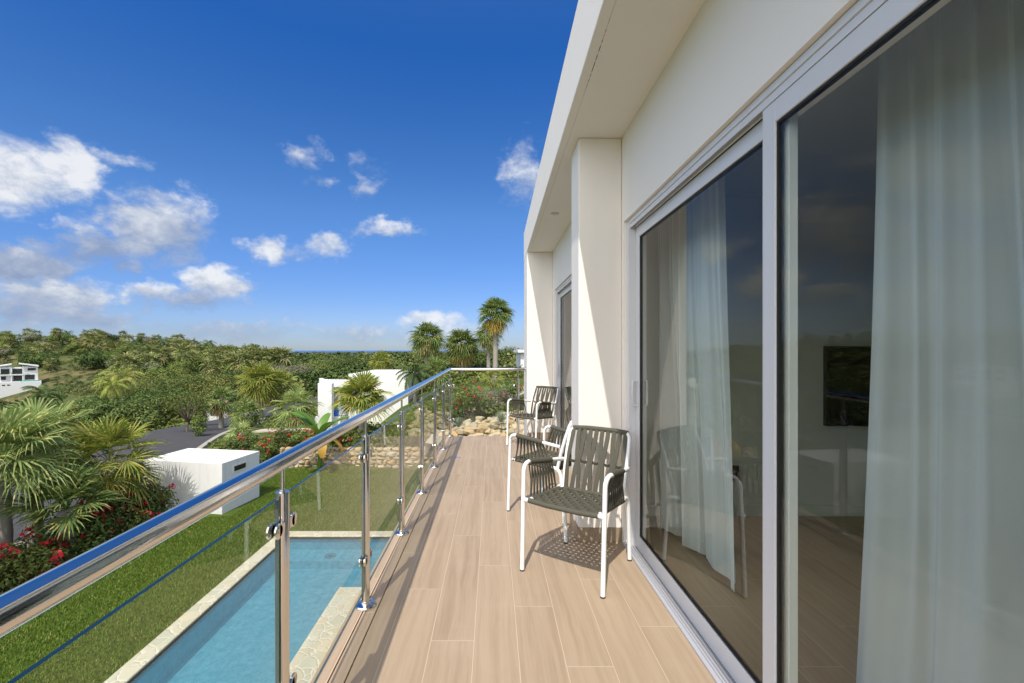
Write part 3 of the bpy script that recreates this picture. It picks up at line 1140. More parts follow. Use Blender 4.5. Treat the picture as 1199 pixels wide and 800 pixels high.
def sliding_door(name, y0, y1, xf, z0=0.012, z1=2.205, st=0.072, rail_b=0.095, rail_t=0.075, t=0.032, handle_far=True):
    """panel frame with gasket, pane and pull; y0 is the near end"""
    f = MB()
    f.box((xf, y0, z0), (xf + t, y0 + st, z1))
    f.box((xf, y1 - st, z0), (xf + t, y1, z1))
    f.box((xf, y0 + st, z0), (xf + t, y1 - st, z0 + rail_b))
    f.box((xf, y0 + st, z1 - rail_t), (xf + t, y1 - st, z1))
    o = f.build(name, FRAME, house, bevel=0.003)
    g = MB()
    gx = xf + 0.009
    a0, a1, c0, c1 = y0 + st, y1 - st, z0 + rail_b, z1 - rail_t
    gw = 0.008
    for bx in (((gx - .003, a0, c0), (gx + .016, a0 + gw, c1)), ((gx - .003, a1 - gw, c0), (gx + .016, a1, c1)),
               ((gx - .003, a0 + gw, c0), (gx + .016, a1 - gw, c0 + gw)), ((gx - .003, a0 + gw, c1 - gw), (gx + .016, a1 - gw, c1))):
        g.box(*bx)
    g.build('gasket', GASKET, o)
    MB().box((gx + .003, a0 + gw, c0 + gw), (gx + .009, a1 - gw, c1 - gw)).build('pane', DGLASS, o)
    return o


def pull(y, z, xf, parent, s=1):
    h = MB()
    d = 0.032 * s
    h.tube([(xf, y, z - .085), (xf - d * .7, y, z - .085), (xf - d, y, z - .075), (xf - d, y, z + .075), (xf - d * .7, y, z + .085), (xf, y, z + .085)], 0.0085, 10)
    h.build('handle', FRAME, parent, smooth=True, auto=60)


d_far = sliding_door('sliding_door', 1.515, 3.14, 0.985)
d_near = sliding_door('sliding_door', D0 + .03, 1.605, 0.950, z0=0.02)
pull(3.10, 1.07, 0.985, d_far)
pull(3.10, 1.07, 1.017, d_far, -1)
d2a = sliding_door('sliding_door', E0 + 1.0, E1 - .05, 0.985)
d2b = sliding_door('sliding_door', E0 + .05, E0 + 1.08, 0.950)
pull(E1 - .09, 1.07, 0.985, d2a)
pull(E1 - .09, 1.07, 1.017, d2a, -1)


def door_frame(y0, y1):
    f = MB()
    f.box((0.940, y1 - .055, 0.0), (1.03, y1, DT - .003))
    f.box((0.940, y0, 0.0), (1.03, y0 + .055, DT - .003))
    f.box((0.940, y0 + .055, DT - .030), (1.03, y1 - .055, DT - .003))
    f.box((0.946, y0 + .055, DT - .060), (0.9495, y1 - .055, DT - .030))
    f.box((0.9735, y0 + .055, DT - .058), (0.9825, y1 - .055, DT - .030))
    fo = f.build('door_frame', FRAME, house, bevel=0.002)
    # stepped sill with two tracks
    f = MB()
    f.box((0.912, y0, 0.001), (0.931, y1, 0.010))
    f.box((0.931, y0, 0.001), (0.934, y1, 0.019))
    f.box((0.934, y0, 0.001), (0.9455, y1, 0.011))
    f.box((0.9455, y0, 0.001), (0.9485, y1, 0.020))
    f.box((0.9485, y0, 0.001), (1.03, y1, 0.006))
    f.box((0.964, y0, 0.006), (0.968, y1, 0.018))
    f.build('sill', SILLM, fo)
    g = MB()
    g.box((0.983, y0 + .056, DT - .062), (1.028, y1 - .056, DT - .032))
    g.build('track_seal', GASKET, house)


door_frame(D0, D1)
door_frame(E0, E1)

# balcony floor
fl = MB().box((-0.605, -3, -0.25), (XW + .12, 7.22, 0.0))
struct(fl.build('floor', TILE))
ed = MB()
ed.box((-0.672, -3, -0.25), (-0.609, 7.22, 0.004))
ed.box((-0.745, -3, -0.25), (-0.676, 7.22, 0.006))
struct(ed.build('floor_border', EDGE_T, bevel=0.002))

# ------------------------------------------------------------------ railing
XR = -0.675
railing = thing('balcony_railing', 'polished steel balcony railing with glass panels and round handrail', 'railing', (0, 0, 0))
POSTS = [1.46 + .957 * k for k in range(-1, 7)]
YE = POSTS[-1]


def rz(y):
    return 0.990 + 0.0098 * y


hr = MB()
pts = [(XR, -2.5, rz(-2.5)), (XR, YE - .03, rz(YE - .03)), (XR + .006, YE - .009, rz(YE)), (XR + .03, YE, rz(YE)), (fx(YE) + .01, YE, rz(YE))]
hr.tube(pts, 0.0262, 28)
hr.lathe([(0.045, -0.004), (0.045, 0.004)], (fx(YE) - .002, YE, rz(YE)), 20, 'X')
hr.build('handrail', STEEL, railing, smooth=True, auto=40)


def post(x, y, ax, sides):
    """ax 'Y': panels run along Y; sides: which sides carry clamps"""
    p = MB()
    top = 0.907
    p.tube([(x, y, 0.008), (x, y, top)], 0.0212, 24)
    o = p.build('post', STEEL, railing, smooth=True, auto=40)
    f = MB().lathe([(0.055, 0.005), (0.055, 0.012), (0.050, 0.018), (0.025, 0.023), (0.0245, 0.033), (0.0215, 0.034)], (x, y, 0), 32)
    f.build('base_flange', STEEL, o, smooth=True, auto=35)
    q = MB()
    q.tube([(x, y, top), (x, y, rz(y) - .015)], 0.0068, 12)
    q.tube([(x, y, top), (x, y, top + .006)], 0.011, 12)
    q.build('pin', STEEL, o, smooth=True, auto=40)
    for s in sides:
        for z in (0.262, 0.800):
            c = MB()
            off = 0.052 * s
            for xx in (-1, 1):
                u0, u1 = sorted((xx * .0075, xx * .017))
                if ax == 'Y':
                    c.lathe([(0.019, u0), (0.024, u0 + .002), (0.024, u1 - .002), (0.019, u1)], (x, y + off, z), 20, 'X')
                    c.box((x + min(u0, u1), min(y + .018 * s, y + off), z - .017), (x + max(u0, u1), max(y + .018 * s, y + off), z + .017))
                else:
                    c.lathe([(0.019, u0), (0.024, u0 + .002), (0.024, u1 - .002), (0.019, u1)], (x + off, y, z), 20, 'Y')
                    c.box((min(x + .018 * s, x + off), y + min(u0, u1), z - .017), (max(x + .018 * s, x + off), y + max(u0, u1), z + .017))
            c.build('glass_clamp', STEEL, o, smooth=True, auto=40)
    return o


for k, y in enumerate(POSTS):
    post(XR, y, 'Y', (-1, 1) if k < len(POSTS) - 1 else (-1,))
# clamps for the end panel sit on the corner post and on the post by the wall
for z in (0.262, 0.800):
    c = MB()
    for u0, u1 in ((-.017, -.0075), (.0075, .017)):
        c.lathe([(0.019, u0), (0.024, u0 + .002), (0.024, u1 - .002), (0.019, u1)], (XR + .052, YE, z), 20, 'Y')
        c.box((XR + .018, YE + u0, z - .017), (XR + .052, YE + u1, z + .017))
    c.build('glass_clamp', STEEL, railing, smooth=True, auto=40)
post(0.40, YE, 'X', (-1,))


def pane_y(y0, y1):
    p = MB()
    x0, x1, z0, z1 = XR - .005, XR + .005, 0.10, 0.895
    vs = [(x0, y0, z0), (x1, y0, z0), (x1, y1, z0), (x0, y1, z0), (x0, y0, z1), (x1, y0, z1), (x1, y1, z1), (x0, y1, z1)]
    p.add(vs, [(1, 2, 6, 5), (3, 0, 4, 7)], 0)
    p.add(vs, [(0, 3, 2, 1), (4, 5, 6, 7), (0, 1, 5, 4), (2, 3, 7, 6)], 1)
    p.build('glass_panel', [GLASS, GEDGE], railing)


ys = [POSTS[0] - .957] + POSTS
for a, c in zip(ys[:-1], ys[1:]):
    pane_y(a + .034, c - .034)
p = MB()
x0, x1, y0, y1, z0, z1 = XR + .034, 0.366, YE - .005, YE + .005, 0.10, 0.895
vs = [(x0, y0, z0), (x1, y0, z0), (x1, y1, z0), (x0, y1, z0), (x0, y0, z1), (x1, y0, z1), (x1, y1, z1), (x0, y1, z1)]
p.add(vs, [(0, 1, 5, 4), (2, 3, 7, 6)], 0)
p.add(vs, [(0, 3, 2, 1), (4, 5, 6, 7), (1, 2, 6, 5), (3, 0, 4, 7)], 1)
p.build('glass_panel', [GLASS, GEDGE], railing)

# ------------------------------------------------------------------ chairs
def bez(p0, p1, p2, n=6):
    p0, p1, p2 = Vector(p0), Vector(p1), Vector(p2)
    return [(1 - t) ** 2 * p0 + 2 * t * (1 - t) * p1 + t * t * p2 for t in [i / n for i in range(n + 1)]]


def make_chair():
    ch = thing('armchair', 'first', 'chair', (0, 0, 0))
    r = 0.0135
    sx_f, sx_r = 0.262, 0.228
    AF = Vector((0.270, -0.215, 0.652))        # arm, front bend
    SEAT_Z = 0.435
    for s in (-1, 1):
        m = MB()
        base = Vector((s * sx_f, -0.262, 0.004))
        top = Vector((s * 0.266, -0.238, 0.60))
        arm1 = Vector((s * 0.272, -0.165, 0.653))
        pts = [base, base.lerp(top, .5), top] + bez(top, (s * 0.268, -0.232, 0.657), arm1, 7)[1:]
        m.tube(pts, r, 14)
        # short stub that carries the seat front
        m.tube([(s * 0.263, -0.248, SEAT_Z), (s * 0.215, -0.238, SEAT_Z)], r * .95, 12)
        o = m.build('leg', CHAIRW, ch, smooth=True, auto=50)
        MB().lathe([(r + .0015, 0.0), (r + .0015, 0.008)], (base.x, base.y, 0.0), 14).build('foot_cap', BLACK, o)
        # arm: wrapped front part and bare tube back to the upright
        rear = Vector((s * 0.232, 0.222, 0.602))
        a2 = arm1.lerp(rear, 0.62)
        aa = MB()
        aa.tube([arm1, arm1.lerp(a2, .5), a2], r + .0055, 14)
        aa.build('armrest', ROPE, ch, smooth=True, auto=50)
        at = MB()
        at.tube([arm1, a2] + bez(a2, a2.lerp(rear, .6) + Vector((s * .006, 0, 0)), rear, 4)[1:], r, 12)
        at.build('arm_tube', CHAIRW, ch, smooth=True, auto=50)
        # straps from the arm down to the seat side
        sd = MB()
        nst = 9
        for i in range(nst):
            t = (i + .5) / nst
            pa_ = arm1.lerp(a2, t)
            yb = -0.225 + 0.37 * (i + .5) / nst
            pb_ = Vector((s * 0.226, yb, SEAT_Z - .004))
            q = pa_.lerp(pb_, .5) + Vector((s * -.006, 0, 0))
            sd.strip([pa_ + Vector((s * -.012, 0, 0)), q, pb_ + Vector((s * .012, 0, 0))], 0.013, (0, 1, 0), 0.005)
            sd.strip([pa_ + Vector((s * .015, 0.004, 0)), q + Vector((s * .010, 0.004, 0)), pb_ + Vector((s * .014, 0.004, 0))], 0.010, (0, 1, 0), 0.004)
        sd.build('side_webbing', ROPE, ch)
        # rear leg: from the floor up, bending forward into the seat rail
        lg = MB()
        rb = Vector((s * sx_r, 0.262, 0.004))
        rt = Vector((s * 0.230, 0.232, 0.36))
        lg.tube([rb, rb.lerp(rt, .5), rt] + bez(rt, (s * 0.230, 0.225, SEAT_Z - .004), (s * 0.226, 0.15, SEAT_Z - .008), 7)[1:], r, 14)
        o = lg.build('leg', CHAIRW, ch, smooth=True, auto=50)
        MB().lathe([(r + .0015, 0.0), (r + .0015, 0.008)], (rb.x, rb.y, 0.0), 14).build('foot_cap', BLACK, o)
    # seat frame
    fr = MB()
    SY0, SY1 = -0.238, 0.185
    fz = lambda y: SEAT_Z - 0.022 * (y - SY0) / (SY1 - SY0)
    for s in (-1, 1):
        fr.tube([(s * 0.226, SY0 + .02, SEAT_Z), (s * 0.224, 0.15, fz(.15)), (s * 0.208, SY1, fz(SY1))], r, 12)
    fr.build('seat_frame', CHAIRW, ch, smooth=True, auto=50)
    # woven seat: two families of bands over and under each other
    st = MB()
    nx, ny = 12, 10
    wx, wy = 0.0215, 0.0265
    sag = lambda x, y: -0.012 * (1 - (x / .23) ** 2) * (1 - ((y + .02) / .22) ** 2)
    for i in range(nx):
        x = -0.205 + 0.41 * i / (nx - 1)
        pts = []
        k = ny * 2
        for j in range(k + 1):
            y = SY0 - .004 + (SY1 - SY0 + .008) * j / k
            z = fz(y) + sag(x, y) + 0.004 * math.sin(PI * (j - .0) + 0) + 0.0045 * math.cos(PI * (j / 2 + i))
            pts.append((x, y, z + .004))
        st.strip(pts, wx, (1, 0, 0), 0.005)
    for j in range(ny):
        y = SY0 + (SY1 - SY0) * (j + .5) / ny
        pts = []
        k = nx * 2
        for i in range(k + 1):
            x = -0.224 + 0.448 * i / k
            z = fz(y) + sag(x, y) + 0.0045 * math.cos(PI * (i / 2 + j + .5))
            pts.append((x, y, z + .004))
        st.strip(pts, wy, (0, 1, 0), 0.005)
    st.tube([(-0.228, SY0 - .003, SEAT_Z), (-.1, SY0 - .006, SEAT_Z - .006), (.1, SY0 - .006, SEAT_Z - .006), (0.228, SY0 - .003, SEAT_Z)], 0.0155, 12)
    st.tube([(-0.205, SY1, fz(SY1)), (0.205, SY1, fz(SY1))], 0.0135, 12)
    for s in (-1, 1):
        st.tube([(s * 0.226, SY0 + .03, SEAT_Z - .001), (s * 0.224, 0.16, fz(.15))], 0.0145, 12)
    st.build('seat', ROPE, ch, smooth=True, auto=40)
    # back frame and straps
    def bk(z, bow=0.0):
        t = (z - 0.41) / 0.40
        return Vector((0, 0.185 + 0.10 * t + 0.03 * t * t + bow, z))
    bf = MB()
    for s in (-1, 1):
        pts = [bk(0.41) + Vector((s * .208, 0, 0)), bk(0.55) + Vector((s * .215, 0, 0)), bk(0.68) + Vector((s * .217, 0, 0)), bk(0.765) + Vector((s * .214, 0, 0))]
        pts += bez(pts[-1], bk(0.812) + Vector((s * .212, 0, 0)), bk(0.815) + Vector((s * .165, 0.004, 0)), 6)[1:]
        bf.tube(pts, r, 14)
    bf.tube([bk(0.815) + Vector((-.166, 0.004, 0)), bk(0.815) + Vector((0, 0.018, 0)), bk(0.815) + Vector((.166, 0.004, 0))], r, 14)
    bf.build('back_frame', CHAIRW, ch, smooth=True, auto=50)
    bs = MB()
    bow = lambda x: 0.014 * (1 - (x / .2) ** 2)
    bs.tube([bk(0.812) + Vector((-.197, 0.002, 0)), bk(0.817) + Vector((-.1, bow(.1), 0)), bk(0.817) + Vector((0, bow(0), 0)), bk(0.817) + Vector((.1, bow(.1), 0)), bk(0.812) + Vector((.197, 0.002, 0))], 0.0165, 14)
    nb = 10
    for i in range(nb):
        x = -0.188 + 0.376 * i / (nb - 1)
        pts, ws, sd = [], [], []
        for z in (0.412, 0.44, 0.50, 0.55, 0.588, 0.612, 0.65, 0.70, 0.76, 0.81):
            c = abs(z - 0.60)
            tw = max(0.0, 1 - c / 0.16)
            xx = x + (0.010 if i % 2 else -0.010) * tw
            pts.append(bk(z) + Vector((xx, bow(x) - 0.010 + (0.005 if i % 2 else -0.004) * tw, 0)))
            ws.append(0.029 - 0.010 * max(0, 1 - c / 0.05))
            sd.append((1, 0.25 * (1 if i % 2 else -1) * tw, 0))
        bs.strip(pts, ws, sd, 0.006)
    # the row of crossings at half height
    zz = 0.60
    k = nb * 4
    bs.strip([bk(zz + 0.010 * math.cos(PI * i / 4)) + Vector((-.2 + .4 * i / k, bow(-.2 + .4 * i / k) + 0.003 + 0.012 * math.cos(PI * i / 2), 0)) for i in range(k + 1)], 0.018, (0, 0, 1), 0.006)
    bs.build('backrest', ROPE, ch, smooth=True, auto=40)
    return ch


chair = make_chair()
chair.location = (0.548, 2.872, 0.0)
chair.rotation_euler = (0, 0, R(-36))
chair['label'] = 'nearest white tube chair with olive woven straps, standing by the sliding door'
chair['group'] = 'woven armchairs on the balcony'
dup(chair, (0.50, 3.90, 0.0), R(-129), label='middle olive strap chair facing away, partly hidden behind the white pier')
dup(chair, (0.575, 6.50, 0.0), R(-45), label='farthest olive strap chair, at the end of the balcony by the glass')

# blue tape scraps on the floor
bt = P(536, 535.5, 5.8)
t_ = MB()
t_.box((-0.040, -0.012, 0.001), (0.005, 0.012, 0.003))
t_.box((0.012, -0.016, 0.001), (0.038, 0.004, 0.003))
o = t_.build('tape_scrap', BLUEP)
o.location = (bt.x, bt.y, 0.0)
tag(o, 'small blue tape scrap stuck on the balcony floor', 'tape')

# ------------------------------------------------------------------ inside the room
def curtain(name, y0, y1, x, z0, z1, folds, label, flare=0.0, amp=0.045, seed=0, slant=0.0):
    rnd = random.Random(seed)
    nu, nv = folds * 16, 40
    ph = [rnd.uniform(0, 6.28) for _ in range(4)]
    V, Q = [], []
    for j in range(nv + 1):
        v_ = j / nv                      # 0 top
        for i in range(nu + 1):
            u = i / nu
            um = u + 0.012 * math.sin(3 * v_ + ph[0] + 9 * u)
            w_ = 1 + flare * v_
            y = y0 + (y1 - y0) * (0.5 + (um - .5) * w_) + slant * v_
            a = amp * (0.6 + 0.6 * v_) * (0.7 + 0.5 * math.sin(5.3 * u + ph[1]))
            p1 = 2 * PI * folds * u + ph[2] + 0.5 * math.sin(2.2 * v_ + 7 * u)
            p2 = 2 * PI * folds * 0.37 * u + ph[1] + 1.7 * v_
            s1 = math.sin(p1) + 0.25 * math.sin(2 * p1 + ph[0])
            xx = x + a * ((1 - .55 * v_) * s1 + (0.25 + 1.5 * v_) * math.sin(p2)) + 0.015 * math.sin(4 * v_ + ph[3])
            y += 0.03 * v_ * math.cos(p2)
            V.append((xx, y, z1 + (z0 - z1) * v_))
    for j in range(nv):
        for i in range(nu):
            a = j * (nu + 1) + i
            Q.append((a, a + 1, a + nu + 2, a + nu + 1))
    o = np_mesh(name, V, Q, CURT, smooth=True)
    tag(o, label, 'curtain', 'sheer white curtains')
    return o


curtain('curtain', 2.60, 3.62, 1.33, 0.05, 2.60, 10, 'sheer white curtain gathered narrow behind the far glass door', 0.06, 0.038, 3, -0.10)
curtain('curtain', -0.60, 1.56, 1.32, 0.03, 2.60, 21, 'wide sheer white curtain behind the near glass door at right', 0.02, 0.040, 8, 0.05)
rod = MB().tube([(1.33, -0.9, 2.58), (1.33, 3.6, 2.58)], 0.012, 12)
tag(rod.build('curtain_rail', FRAME), 'thin white curtain rail under the room ceiling', 'curtain rail')
tv = thing('television', 'black flat television on the far room wall', 'television', (3.25, 3.74, 1.07))
MB().box((-0.54, -0.045, -0.325), (0.54, -0.004, 0.325)).build('casing', BLACK, tv, bevel=0.004)
MB().box((-0.53, -0.049, -0.312), (0.53, -0.0455, 0.315)).build('screen', SCREEN, tv)
so = MB()
so.box((-0.04, -0.012, -0.06), (0.04, -0.001, 0.06))
so.box((-0.025, -0.05, -0.05), (0.025, -0.012, 0.02))
o = so.build('wall_socket', BLACK)
o.location = (1.97, 3.7275, 0.36)
tag(o, 'black wall socket with a plug low on the room wall', 'socket')

# ------------------------------------------------------------------ plants
def leaf_quads(Cc, Nn, L, W, rng):
    """diamond leaves at centres Cc with normals Nn"""
    n = len(Cc)
    t = rng.normal(size=(n, 3))
    t -= Nn * np.sum(t * Nn, 1, keepdims=True)
    t /= np.linalg.norm(t, axis=1, keepdims=True) + 1e-9
    s = np.cross(Nn, t)
    L = np.broadcast_to(L, n)[:, None]
    W = np.broadcast_to(W, n)[:, None]
    fold = Nn * (W * 0.18)
    V = np.stack([Cc - t * L * .5, Cc + s * W * .5 + fold - t * L * .05, Cc + t * L * .5 - Nn * L * .08, Cc - s * W * .5 + fold - t * L * .05], 1)
    return V.reshape(-1, 3), np.arange(4 * n).reshape(n, 4)


def unit(v):
    return v / (np.linalg.norm(v, axis=-1, keepdims=True) + 1e-9)


def blob_points(blobs, n, rng, fill=0.45):
    """points near the outside of several ellipsoid lumps, with loose gaps"""
    wts = np.array([b[3] * b[4] + b[4] * b[5] + b[3] * b[5] for b in blobs]); wts = wts / wts.sum()
    k = rng.choice(len(blobs), n, p=wts)
    B = np.array(blobs)[k]
    d = unit(rng.normal(size=(n, 3)))
    lump = 1 + 0.22 * np.sin(d[:, 0] * 5 + B[:, 0] * 9) * np.sin(d[:, 1] * 5 + B[:, 1] * 7 + d[:, 2] * 4)
    rr = (fill + (1 - fill) * rng.random(n) ** 0.6) * lump
    pts = B[:, :3] + d * B[:, 3:6] * rr[:, None]
    nrm = unit(d + np.array([0, 0, 0.45]) + rng.normal(size=(n, 3)) * 0.32)
    return pts, nrm


def make_blobs(w, h, z0, k, rng, flat=0.8):
    bl = [(0, 0, z0 + h * .55, w * .36, w * .36, h * .40)]
    for i in range(k):
        a = 2 * PI * (i + rng.random() * .7) / k
        rad = w * (.20 + .17 * rng.random())
        s = w * (.16 + .12 * rng.random())
        bl.append((math.cos(a) * rad, math.sin(a) * rad, z0 + h * (.30 + .5 * rng.random()), s, s, s * flat))
    return bl


def bush(name, label, cat, loc, w, h, leafmat, n=900, leaf=0.09, flowers=0, group=None, seed=1, petal=None, fsize=0.05):
    rng = np.random.default_rng(seed)
    t = thing(name, label, cat, loc, rng.random() * 6, group)
    bl = make_blobs(w, h, 0.0, 7, rng)
    pts, nr = blob_points(bl, n, rng, 0.4)
    pts[:, 2] = np.maximum(pts[:, 2], 0.03)
    V, Q = leaf_quads(pts, nr, leaf * (0.7 + .6 * rng.random(n)), leaf * .5, rng)
    np_mesh('foliage', V, Q, leafmat, None, t)
    s = MB()
    for i in range(6):
        a = i * 1.05 + rng.random()
        q = Vector((math.cos(a) * w * .25, math.sin(a) * w * .25, h * .6))
        s.tube([(0, 0, -0.15), q * .5 + Vector((0, 0, .05)), q], [0.018, 0.013, 0.006], 6)
    s.build('stems', BARK2, t)
    if flowers:
        fp, fn = blob_points(bl, flowers, rng, 0.97)
        fp[:, 2] = np.maximum(fp[:, 2], h * .18)
        k = 9
        Cc = np.repeat(fp, k, 0) + rng.normal(size=(flowers * k, 3)) * fsize * .45
        Nn = unit(np.repeat(fn, k, 0) + rng.normal(size=(flowers * k, 3)) * .6)
        V, Q = leaf_quads(Cc, Nn, fsize, fsize * .8, rng)
        np_mesh('flowers', V, Q, petal or PETAL, None, t)
    return t


def tree(name, label, cat, loc, w, h, th, leafmat, n=1800, leaf=0.2, group=None, seed=1, k=9, flat=.7):
    rng = np.random.default_rng(seed)
    t = thing(name, label, cat, loc, rng.random() * 6, group)
    bl = make_blobs(w, h - th, th, k, rng, flat)
    pts, nr = blob_points(bl, n, rng, 0.45)
    V, Q = leaf_quads(pts, nr, leaf * (0.7 + .6 * rng.random(n)), leaf * .55, rng)
    np_mesh('crown', V, Q, leafmat, None, t)
    m = MB()
    m.tube([(0, 0, -0.4), (.04, 0, th * .5), (0, .03, th), (0, 0, th + (h - th) * .5)], [0.035 * h * .6, 0.028 * h * .6, 0.022 * h * .6, 0.008 * h], 8)
    for b_ in bl[1:]:
        m.tube([(0, 0, th * .85), (b_[0] * .5, b_[1] * .5, (th + b_[2]) * .5), (b_[0], b_[1], b_[2])], [0.012 * h, 0.009 * h, 0.004 * h], 6)
    m.build('trunk', BARK2, t, smooth=True)
    return t


def fan_fronds(rng, nf, pet, blade, nseg, lo=-55, hi=85, droop=0.35, width=0.032, spread=118):
    """fan-shaped palm leaves on stalks round a point: arrays of quads"""
    V, Q = [], []

    def quad(a, b_, c, d_):
        o = len(V)
        V.extend((a, b_, c, d_))
        Q.append((o, o + 1, o + 2, o + 3))
    for i in range(nf):
        az = i * 2.39996 + rng.random() * .5
        t = (i + .5) / nf
        el = R(hi + (lo - hi) * t ** 0.85 + rng.uniform(-8, 8))
        d = np.array([math.cos(az) * math.cos(el), math.sin(az) * math.cos(el), math.sin(el)])
        sag = np.array([0, 0, -1.0])
        L = pet * rng.uniform(.8, 1.15)
        side = unit(np.cross(d, [0, 0, 1.0]) + 1e-4)
        roll = rng.uniform(-.5, .5)
        up = np.cross(side, d)
        side = side * math.cos(roll) + up * math.sin(roll)
        d2 = unit(d + sag * 0.18)
        base = d * 0.06
        mid = base + d * L * .55
        end = mid + d2 * L * .45
        up = np.cross(side, d2)
        pw = 0.014
        quad(base - side * pw, base + side * pw, mid + side * pw * .8, mid - side * pw * .8)
        quad(mid - side * pw * .8, mid + side * pw * .8, end + side * pw * .6, end - side * pw * .6)
        B = blade * rng.uniform(.85, 1.12)
        d3 = unit(d2 + sag * 0.25)
        for k in range(nseg):
            a = R(-spread + 2 * spread * (k + .5) / nseg + rng.uniform(-2, 2))
            ln = B * (0.62 + 0.38 * math.cos(a * .62)) * rng.uniform(.92, 1.06)
            dirn = unit(d3 * math.cos(a) + side * math.sin(a) + up * (0.22 * abs(math.sin(a)) + rng.uniform(-.04, .04)))
            perp = unit(np.cross(dirn, up + 1e-5))
            wd = width * blade * rng.uniform(.85, 1.15)
            tw = up * wd * (.5 if k % 2 else -.5)
            p1 = end + dirn * ln * .42
            p2 = end + dirn * ln * .75 + sag * ln * droop * .16
            p3 = end + dirn * ln * .98 + sag * ln * droop * rng.uniform(.45, .8)
            quad(end - perp * wd * .18, end + perp * wd * .18, p1 + perp * wd + tw, p1 - perp * wd - tw)
            quad(p1 - perp * wd - tw, p1 + perp * wd + tw, p2 + perp * wd * .62 + tw * .5, p2 - perp * wd * .62 - tw * .5)
            quad(p2 - perp * wd * .62 - tw * .5, p2 + perp * wd * .62 + tw * .5, p3 + perp * wd * .06, p3 - perp * wd * .06)
    return np.array(V), np.array(Q)


def frond_islands(V, Q, c):
    return V + np.array(c), Q


def fan_palm(label, loc, th, pet, blade, leafmat, nf=34, nseg=24, seed=1, skirt=10, smat=None, tr=0.13, group=None, lean=(0, 0), lo=-55, hi=85, droop=.35, width=.032, name='fan_palm'):
    rng = np.random.default_rng(seed)
    t = thing(name, label, 'palm', loc, rng.random() * 6, group)
    top = Vector((lean[0], lean[1], th))
    m = MB()
    k = 14
    pts, rs = [], []
    for i in range(k + 1):
        u = i / k
        pts.append(Vector((lean[0] * u * u, lean[1] * u * u, -0.4 + (th + .45) * u)))
        rs.append(tr * (1.25 - .35 * u) * (1 + .05 * math.sin(i * 2.1)))
    m.tube(pts, rs, 12)
    m.build('trunk', BARK, t, smooth=True)
    V, Q = fan_fronds(rng, nf, pet, blade, nseg, lo, hi, droop, width)
    np_mesh('crown', V + np.array(top), Q, leafmat, None, t)
    if skirt:
        V, Q = fan_fronds(rng, skirt, pet * .8, blade * .85, max(10, int(nseg * .7)), -84, -28, .8, width, 100)
        np_mesh('dead_fronds', V + np.array(top) - np.array([0, 0, .08]), Q, smat or DEAD, None, t)
    return t


def feather_fronds(rng, nf, L, nleaf, lo=-35, hi=80, leafl=0.45, lw=0.035):
    V, Q = [], []

    def quad(a, b_, c, d_):
        o = len(V)
        V.extend((a, b_, c, d_))
        Q.append((o, o + 1, o + 2, o + 3))
    for i in range(nf):
        az = i * 2.39996 + rng.random() * .4
        t = (i + .5) / nf
        el = R(hi + (lo - hi) * t)
        h = np.array([math.cos(az), math.sin(az), 0])
        pts = []
        p = np.zeros(3)
        e = el
        ns = 8
        for s in range(ns + 1):
            pts.append(p.copy())
            p = p + (h * math.cos(e) + np.array([0, 0, math.sin(e)])) * L / ns
            e -= R(11 + 5 * rng.random())
        pts = np.array(pts)
        side = np.array([-h[1], h[0], 0])
        for s in range(ns):
            w0 = 0.02 * (1 - s / ns) + .004
            quad(pts[s] - side * w0, pts[s] + side * w0, pts[s + 1] + side * w0 * .8, pts[s + 1] - side * w0 * .8)
        for q in range(nleaf):
            u = 0.12 + 0.87 * q / nleaf
            s = min(ns - 1, int(u * ns))
            f = u * ns - s
            c = pts[s] * (1 - f) + pts[s + 1] * f
            dr = unit(pts[s + 1] - pts[s])
            ll = leafl * L / 2.2 * math.sin(PI * (0.12 + .8 * u)) ** .7
            for sg in (-1, 1):
                dd = unit(side * sg + dr * .75 + np.array([0, 0, -.35 + rng.uniform(-.15, .15)]))
                tip = c + dd * ll + np.array([0, 0, -ll * .35])
                md = c + dd * ll * .5
                wv = dr * lw * L / 2.2
                quad(c - wv * .4, c + wv * .4, md + wv, md - wv)
                quad(md - wv, md + wv, tip + wv * .1, tip - wv * .1)
    return np.array(V), np.array(Q)


def feather_palm(label, loc, th, L, leafmat, nf=18, nleaf=26, seed=1, tr=0.12, group=None, lo=-35, cat='palm'):
    rng = np.random.default_rng(seed)
    t = thing('feather_palm', label, cat, loc, rng.random() * 6, group)
    m = MB()
    m.tube([(0, 0, -.4), (.03, 0, th * .5), (0, 0, th + .05)], [tr * 1.3, tr, tr * .8], 10)
    m.build('trunk', BARK, t, smooth=True)
    V, Q = feather_fronds(rng, nf, L, nleaf, lo)
    np_mesh('crown', V + np.array([0, 0, th]), Q, leafmat, None, t)
    return t


def at(px, Y, dz=0.0):
    x = (px - VX) / F * Y
    return (x, Y, gz(x, Y) + dz)


def palm_at(label, px, py, Y, *a, **k):
    """palm whose crown centre shows at (px, py), Y metres away"""
    p = P(px, py, Y)
    g = gz(p.x, Y)
    return fan_palm(label, (p.x, Y, g), p.z - g, *a, **k)


